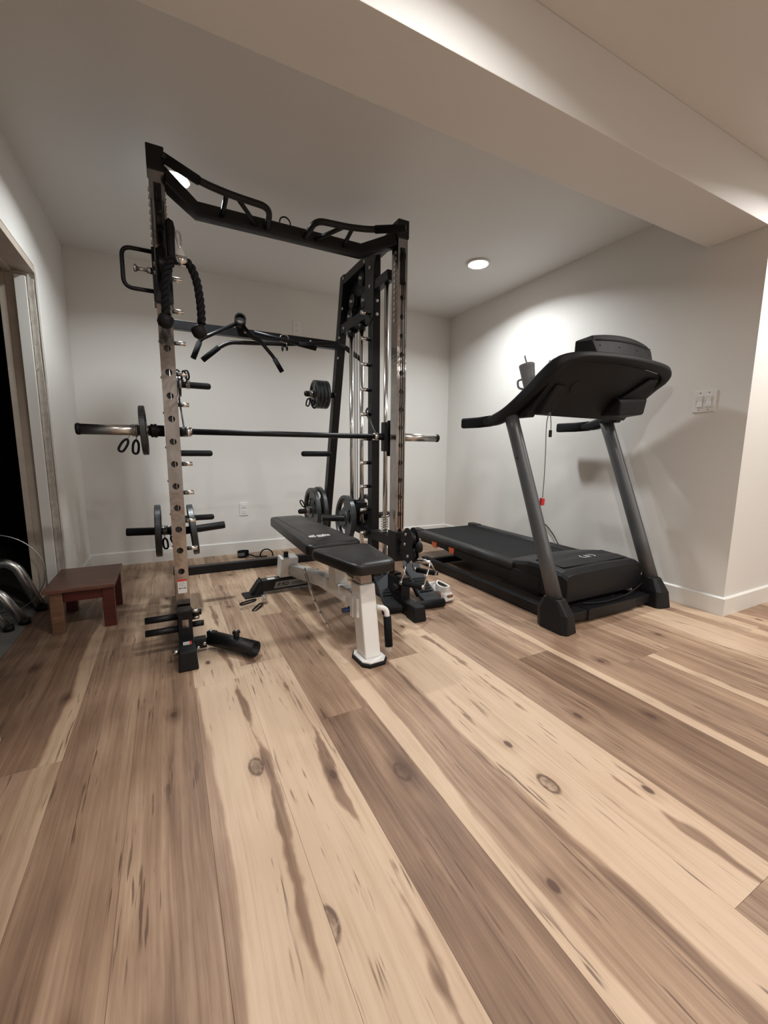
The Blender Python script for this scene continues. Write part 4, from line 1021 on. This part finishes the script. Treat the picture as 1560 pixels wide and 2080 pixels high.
    b.faces.new(secs[0]); b.faces.new(secs[-1]); O('motor_hood', b, 'black_plastic', bevel=.006)
    hd = bpy.data.objects['motor_hood']
    b = B(); n = 14; row = []
    for y, e in ((1.63, 0), (1.99, 0)):
        row.append([b.verts.new((2.347+(-.30+.60*k/n), y+(-.10*((k/n-.5)*2)**2 if e == 0 and y > 1.9 else 0), (.2895 if y < 1.7 else .2655))) for k in range(n+1)])
    mid = [b.verts.new((2.347+(-.31+.62*k/n), 1.84-.02*((k/n-.5)*2)**2, .2965-.004*abs(k/n-.5))) for k in range(n+1)]
    for A, C in ((row[0], mid), (mid, row[1])):
        for k in range(n): b.faces.new((A[k], A[k+1], C[k+1], C[k]))
    O('hood_panel', b, 'console_black', hd)
    b = B()
    for s in (-1, 1):
        pts = [V(2.395+s*(.028+.030*math.sin(a)), 1.735+.030*math.cos(a), .2985) for a in [PI*.15+PI*.7*k/8 for k in range(9)]]
        sweep(b, pts, rrect(.0012, .005, .0005, 1), up=(0, 0, 1))
    sweep(b, [V(2.375, 1.710, .2985), V(2.385, 1.755, .2985), V(2.40, 1.712, .2985), V(2.41, 1.758, .2985)], rrect(.0012, .006, .0005, 1), up=(0, 0, 1))
    O('hood_emblem', b, 'label_white', hd, label='pale printed emblem of arcs and a zigzag')
    b = B(); box(b, 2.05, 2.60, 1.60, 1.72, .06, .10, bev=.006); O('motor_pan', b, 'powder_black')
    b = B(); tube(b, smooth([V(2.10, 1.53, .095), V(2.25, 1.50, .088), V(2.45, 1.50, .098), V(2.62, 1.52, .125), V(2.70, 1.55, .13)], 4), .005, 8); O('power_cable', b, 'black_rubber')
    # handrail arms with the console rim: one continuous frame
    side = lambda x, s: [V(x-.000*s, 2.345, 1.157), V(x, 2.18, 1.154), V(x, 2.05, 1.160), V(x, 1.95, 1.190), V(x, 1.84, 1.250), V(x, 1.74, 1.318), V(x+.005*s*-1, 1.65, 1.385), V(x-s*.015, 1.575, 1.430)]
    L_ = side(1.838, -1); R__ = side(2.775, 1)
    L_ = [V(p.x, p.y, p.z) for p in L_]; 
    top = [V(1.925, 1.530, 1.452), V(2.06, 1.510, 1.462), V(2.29, 1.50, 1.466), V(2.52, 1.510, 1.462), V(2.68, 1.530, 1.452)]
    path = smooth(L_+top+list(reversed(R__)), 3)
    n = len(path); sc = []
    for p in path:
        k = min(1, max(0, (2.12-p.y)/.1)); e = .98+.20*k-.10*min(1, max(0, (p.y-2.0)/.1))
        m = min(1, max(0, (1.60-p.y)/.08)); sc.append((e*(1-.48*m), e*(1-.02*m)))
    b = B(); sweep(b, path, rrect(.062, .052, .016, 3), up=(.0, .35, 1), scale=sc); O('console_rim', b, 'console_black', label='matte black handrail and console rim')
    for x in (1.838, 2.775):
        b = B(); sweep(b, [V(x, 2.352, 1.157), V(x, 2.20, 1.1545), V(x, 2.08, 1.158)], rrect(.068, .046, .016, 3), up=(0, 0, 1)); O('hand_grip', b, 'foam_grip')
    # console body under the rim
    b = B(); nX = 12; ra, rb_, rc, rd = [], [], [], []
    for k in range(nX+1):
        u = k/nX; x = 1.862+.885*u; w = 1-(2*u-1)**2
        ra.append(b.verts.new((x, 1.572-.040*w, 1.432+.014*w)))
        rb_.append(b.verts.new((x, 1.800-.035*w, 1.180-.006*w)))
        rc.append(b.verts.new((x, 1.865-.02*w, 1.200)))
        rd.append(b.verts.new((x, 1.665-.05*w, 1.455+.010*w)))
    for A, C in ((ra, rb_), (rb_, rc), (rc, rd), (rd, ra)):
        for k in range(nX): b.faces.new((A[k], A[k+1], C[k+1], C[k]))
    b.faces.new((ra[0], rb_[0], rc[0], rd[0])); b.faces.new((ra[-1], rb_[-1], rc[-1], rd[-1])); cb = O('console_body', b, 'console_black')
    b = B(); hexa(b, [V(2.44, 1.63, 1.185), V(2.70, 1.64, 1.205), V(2.70, 1.80, 1.19), V(2.44, 1.80, 1.19), V(2.42, 1.615, 1.270), V(2.705, 1.625, 1.300), V(2.705, 1.72, 1.33), V(2.43, 1.71, 1.33)]); O('fan_housing', b, 'console_black', cb, bevel=.012)
    b = B(); hexa(b, [V(2.44, 1.66, 1.270), V(2.70, 1.63, 1.29), V(2.70, 1.74, 1.30), V(2.50, 1.74, 1.30), V(2.60, 1.555, 1.40), V(2.70, 1.56, 1.41), V(2.70, 1.62, 1.42), V(2.60, 1.62, 1.42)]); O('housing_rib', b, 'console_black', cb, bevel=.012)
    b = B(); hexa(b, [V(1.90, 1.74, 1.178), V(1.99, 1.74, 1.178), V(1.99, 1.86, 1.19), V(1.90, 1.86, 1.19), V(1.905, 1.64, 1.33), V(1.99, 1.64, 1.33), V(1.99, 1.70, 1.34), V(1.905, 1.70, 1.34)]); O('cup_holder_shell', b, 'console_black', cb, bevel=.012)
    b = B(); lathe(b, [(0, .042), (.012, .040), (.013, .036)], V(2.06, 1.652, 1.335), V(0, -.75, -.65), 24); O('cup_holder_base', b, 'console_black', cb)
    for x in (1.89, 2.69):
        b = B(); hexa(b, [V(x-.03, 1.80, 1.165), V(x+.03, 1.80, 1.165), V(x+.03, 1.93, 1.165), V(x-.03, 1.93, 1.165), V(x-.03, 1.79, 1.21), V(x+.03, 1.79, 1.21), V(x+.03, 1.87, 1.26), V(x-.03, 1.87, 1.26)]); O('arm_bracket', b, 'console_black', bevel=.008)
    # display head
    b = B(); nX = 10; rows = [[], [], [], []]
    for k in range(nX+1):
        u = k/nX; v = 2*u-1; w = 1-v*v
        rows[0].append(b.verts.new((2.325+v*.246, 1.525-.012*w, 1.462)))
        rows[1].append(b.verts.new((2.325+v*(.246+.010), 1.565-.022*w, 1.560+.012*w)))
        rows[2].append(b.verts.new((2.325+v*.246, 1.580-.018*w, 1.592+.020*w)))
        rows[3].append(b.verts.new((2.325+v*.275, 1.665, 1.575+.020*w)))
    r4 = [b.verts.new((2.325+(2*k/nX-1)*.285, 1.66, 1.452)) for k in range(nX+1)]
    rows.append(r4)
    for i in range(5):
        A, C = rows[i], rows[(i+1) % 5]
        for k in range(nX): b.faces.new((A[k], A[k+1], C[k+1], C[k]))
    b.faces.new([r_[0] for r_ in rows]); b.faces.new([r_[-1] for r_ in rows]); dh = O('display_head', b, 'console_black', bevel=.006)
    b = B()
    for dx in (-.235, -.08, .09, .24):
        w = 1-(dx/.262)**2; bolt(b, V(2.325+dx*.93, 1.552-.019*w, 1.535+.004*w), (0, -1, .4), .004, .002)
    O('case_screws', b, 'slot_dark', dh)
    b = B(); sweep(b, [V(2.325+v*.242, 1.5585-.021*(1-v*v), 1.5665+.011*(1-v*v)) for v in [-1+k/6 for k in range(13)]], circ(.0028, 6)); O('seam_line', b, 'rail_grey', dh)
treadmill()
def lanyard():
    t = thing('safety_key', 'grey safety lanyard with a red key hanging under the treadmill console', 'lanyard', (1.95, 1.72, .67))
    b = B(); sweep(b, smooth([V(1.955, 1.727, 1.190), V(1.938, 1.727, 1.12), V(1.945, 1.727, .95), V(1.946, 1.727, .80), V(1.943, 1.727, .70)], 4), rrect(.0016, .007, .0006, 1), up=(0, 1, 0)); obj('cord', b, 'strap_grey', t)
    b = B(); sweep(b, smooth([V(1.955, 1.722, 1.190), V(1.965, 1.722, 1.15), V(1.970, 1.722, 1.11), V(1.968, 1.722, 1.085)], 4), rrect(.0016, .007, .0006, 1), up=(0, 1, 0)); obj('loop', b, 'strap_grey', t)
    b = B(); box(b, 1.960, 1.976, 1.716, 1.728, 1.050, 1.09, bev=.003); obj('clip', b, 'black_plastic', t)
    b = B(); hexa(b, [V(1.926, 1.717, .655), V(1.952, 1.717, .655), V(1.952, 1.737, .655), V(1.926, 1.737, .655), V(1.930, 1.717, .700), V(1.955, 1.717, .695), V(1.955, 1.737, .695), V(1.930, 1.737, .700)]); obj('key', b, 'red_plastic', t, bevel=.004, label='red key')
lanyard()
def tumbler():
    t = thing('tumbler', 'grey lidded tumbler with a straw and handle in the treadmill cup holder', 'tumbler', (1.985, 1.88, 1.33))
    ax = V(-.05, .20, 1).normalized(); c = V(1.980, 1.90, 1.312)
    b = B(); lathe(b, [(0, .030), (.01, .032), (.12, .041), (.165, .045), (.168, .046), (.178, .046), (.182, .043)], c, ax, 28); obj('cup', b, 'grey_plastic', t)
    b = B(); tube(b, [c+ax*.18+V(.005, 0, 0), c+ax*.215+V(.0, 0, 0)+V(-.004, 0, 0), c+ax*.235+V(-.006, 0, 0)], .0045, 10); obj('straw', b, 'grey_plastic', t)
    b = B(); d = V(-.35, .9, 0).normalized(); tube(b, fillet([c+ax*.095+d*.036, c+ax*.09+d*.070, c+ax*.045+d*.072, c+ax*.03+d*.033], .015), .0065, 10); obj('handle', b, 'grey_plastic', t)
tumbler()
def power_cord():
    b = B(); tube(b, smooth([V(2.72, 2.15, .20), V(2.82, 2.31, .214), V(2.88, 2.42, .27), V(2.895, 2.52, .34), V(2.897, 2.60, .36)], 5), .0045, 8)
    o = obj('power_cord', b, 'black_rubber'); recenter(o); tag(o, 'black power cord running from the treadmill up the right wall', 'cord')
power_cord()

# ------------------------------------------------------------------ small things on the floor
def stool():
    t = thing('footstool', 'small reddish brown wooden step stool by the doorway', 'stool', (-.45, 2.80, 0), 0)
    O = lambda n, b, m, p=t, **k: obj(n, b, m, p, **k)
    b = B(); box(b, -.608, -.292, 2.600, 3.060, .222, .242, bev=.004); O('top', b, 'stool_wood')
    for x, y, m in ((-.555, 2.635, 'stool_pale'), (-.327, 2.635, 'stool_red'), (-.555, 2.985, 'stool_red'), (-.327, 2.985, 'stool_red')):
        b = B(); box(b, x-.028, x+.028, y-.019, y+.019, 0, .2215, bev=.003); O('leg', b, m)
    b = B(); box(b, -.526, -.356, 2.626, 2.644, .165, .2215, bev=.002); O('apron', b, 'stool_red')
    b = B(); box(b, -.526, -.356, 2.976, 2.994, .165, .2215, bev=.002); O('apron', b, 'stool_red')
    for x in (-.555, -.327):
        b = B(); box(b, x-.009, x+.009, 2.655, 2.965, .165, .2215, bev=.002); O('apron', b, 'stool_red')
stool()
def shoe():
    t = thing('sneaker', 'white running shoe with brown stripes beside the treadmill', 'shoe', (1.60, 2.24, 0), 0)
    T = Matrix.Translation((1.560, 2.075, 0)) @ Matrix.Rotation(math.radians(6), 4, 'Z') @ Matrix.Scale(1.10, 4)    # heel at origin, toe along +y
    def O(n, b, m, p=t, **k):
        bmesh.ops.transform(b, matrix=T, verts=b.verts[:]); return obj(n, b, m, p, **k)
    # stations along the shoe: y, half width, top z, sole z
    stn = [(0, .024, .040, .012), (.008, .036, .062, .008), (.04, .041, .076, .005), (.09, .040, .078, .004), (.13, .041, .090, .003), (.17, .046, .078, .003), (.21, .050, .060, .004), (.25, .046, .050, .008), (.275, .032, .042, .014), (.288, .012, .034, .020)]
    def loft(b, f, n=16):
        R_ = []
        for s in stn: R_.append([b.verts.new(f(s, 2*PI*k/n)) for k in range(n)])
        for A, C in zip(R_, R_[1:]):
            for j in range(n): q = b.faces.new((A[j], A[(j+1) % n], C[(j+1) % n], C[j])); q.smooth = True
        b.faces.new(list(reversed(R_[0]))); b.faces.new(R_[-1])
    b = B()
    def up(s, a):
        y, w, zt, zs = s; c, q = math.cos(a), math.sin(a)
        z0 = .026; return V(w*.93*math.copysign(abs(c)**.7, c), y+.004, z0+(zt-z0)*max(0, q)**.8 if q > 0 else z0+q*.012)
    loft(b, up); O('upper', b, 'shoe_white')
    b = B()
    def so(s, a):
        y, w, zt, zs = s; c, q = math.cos(a), math.sin(a); return V((w*1.05)*math.copysign(abs(c)**.5, c), y, zs+.013+(.015)*math.copysign(abs(q)**.5, q))
    loft(b, so); O('midsole', b, 'shoe_white')
    b = B()
    def ou(s, a):
        y, w, zt, zs = s; c, q = math.cos(a), math.sin(a); return V((w*1.02)*math.copysign(abs(c)**.5, c), y, max(0, zs+.002+.004*q))
    loft(b, ou); O('outsole', b, 'shoe_brown')
    # collar opening
    b = B(); N_ = 24; c0 = V(0, .062, 0)
    rim = [V(.028*math.cos(2*PI*k/N_), .066+.048*math.sin(2*PI*k/N_), .100+.006*math.sin(2*PI*k/N_)-.010*abs(math.cos(2*PI*k/N_))) for k in range(N_)]
    tube(b, rim, .0052, 8, closed=True); 
    A = [b.verts.new(p+V(p.x*.25, (p.y-.066)*.18, 0)) for p in rim]; C = [b.verts.new(V(p.x*1.30, .066+(p.y-.066)*1.12, .062)) for p in rim]
    for k in range(N_): q = b.faces.new((A[k], A[(k+1) % N_], C[(k+1) % N_], C[k])); q.smooth = True
    O('collar', b, 'shoe_white')
    b = B(); D = [b.verts.new(V(p.x*.92, .066+(p.y-.066)*.92, p.z-.004)) for p in rim]; E_ = [b.verts.new(V(p.x*.8, .066+(p.y-.066)*.8, .045)) for p in rim]
    for k in range(N_): b.faces.new((D[k], D[(k+1) % N_], E_[(k+1) % N_], E_[k]))
    b.faces.new(E_); O('lining', b, 'shoe_dark')
    b = B()
    for k in range(5): tube(b, [V(-.022, .13+.014*k, .088-.005*k), V(0, .134+.014*k, .094-.005*k), V(.022, .13+.014*k, .088-.005*k)], .0028, 6)
    O('laces', b, 'shoe_white')
    for s in (-1, 1):
        b = B()
        for k in range(3): hexa(b, [V(s*.0385, .035+.018*k, .030), V(s*.0385, .043+.018*k, .030), V(s*.0365, .052+.018*k, .058), V(s*.0365, .044+.018*k, .058),
                                    V(s*.0425, .035+.018*k, .030), V(s*.0425, .043+.018*k, .030), V(s*.0405, .052+.018*k, .058), V(s*.0405, .044+.018*k, .058)])
        O('side_stripes', b, 'shoe_brown')
    b = B(); box(b, -.020, .020, -.002, .006, .034, .050, bev=.002); O('heel_stripe', b, 'shoe_brown')
shoe()
def strap():
    t = thing('ankle_strap', 'black ankle cuff strap curled on the floor by the back wall', 'strap', (.6, 3.82, 0))
    b = B(); c = V(.565, 3.86, .032)
    pts = [c+V(.045*math.cos(a), .03*math.sin(a), 0) for a in [2*PI*k/20 for k in range(18)]]
    sweep(b, pts, rrect(.058, .010, .003, 2), up=(0, 0, 1)); obj('cuff', b, 'foam_grip', t)
    b = B(); box(b, .51, .57, 3.820, 3.826, .02, .05, bev=.002); obj('hook_patch', b, 'strap_grey', t)
    b = B(); sweep(b, smooth([V(.61, 3.83, .03), V(.66, 3.80, .012), V(.72, 3.78, .010), V(.76, 3.77, .011)], 4), rrect(.004, .03, .001, 1), up=(0, 0, 1)); obj('strap_tail', b, 'foam_grip', t)
    b = B(); tube(b, smooth([V(.70, 3.78, .015), V(.715, 3.775, .06), V(.76, 3.77, .075), V(.80, 3.765, .05), V(.81, 3.76, .010)], 5), .006, 8); obj('strap_loop', b, 'foam_grip', t)
    b = B(); tube(b, smooth([V(.655, 3.79, .018), V(.67, 3.78, .03), V(.69, 3.78, .03), V(.70, 3.785, .015)], 4), .003, 8); obj('buckle_ring', b, 'chrome', t)
strap()
def card_box():
    t = thing('cardboard_box', 'teal and white printed box on the floor behind the right post', 'box', (1.72, 3.05, 0))
    b = B(); box(b, 1.62, 1.86, 3.0, 3.12, 0, .15, bev=.002); obj('carton', b, 'label_white', t)
    b = B(); box(b, 1.70, 1.8605, 2.9992, 3.0, .03, .145); obj('teal_print', b, 'teal_card', t)
    b = B(); box(b, 1.625, 1.69, 2.9992, 3.0, .10, .145); obj('red_print', b, 'red_card', t)
card_box()
def door_chair():
    t = thing('chair_frame', 'chrome tubular chair legs standing in the dark doorway', 'chair', (-.9, 2.95, 0))
    O = lambda n, b, m, p=t, **k: obj(n, b, m, p, **k)
    b = B(); tube(b, fillet([V(-.722, 3.075, .012), V(-.815, 3.075, .275), V(-.865, 3.075, .312), V(-1.15, 3.075, .24)], .05), .027, 16); O('leg', b, 'steel')
    b = B(); tube(b, fillet([V(-.752, 2.86, .012), V(-.850, 2.86, .200), V(-1.15, 2.86, .24)], .05), .025, 16); O('leg', b, 'steel')
    b = B(); tube(b, fillet([V(-.800, 2.78, .012), V(-.890, 2.78, .16), V(-1.15, 2.78, .22)], .05), .020, 14); O('brace', b, 'steel')
    for q, r_ in (((-.722, 3.075), .030), ((-.752, 2.86), .028), ((-.800, 2.78), .024)):
        b = B(); rod(b, (*q, .0012), (*q, .03), r_, 14); O('foot_cap', b, 'black_rubber')
    b = B(); lathe(b, [(0, .035), (.005, .038), (.07, .038), (.075, .03)], V(-.985, 3.075, .27), 'Z', 16); O('green_glide', b, 'teal_card')
door_chair()
def hoop():
    c = V(-.915, 3.04, .247); b = B(); e1 = V(1, 0, 0).normalized(); e2 = V(0, 0, 1)
    tube(b, [c+e1*.235*math.cos(2*PI*k/64)+e2*.235*math.sin(2*PI*k/64) for k in range(64)], .0035, 8, closed=True)
    o = obj('wire_hoop', b, 'steel'); recenter(o); tag(o, 'thin metal hoop leaning in the dark doorway behind the chair legs', 'hoop')
hoop()
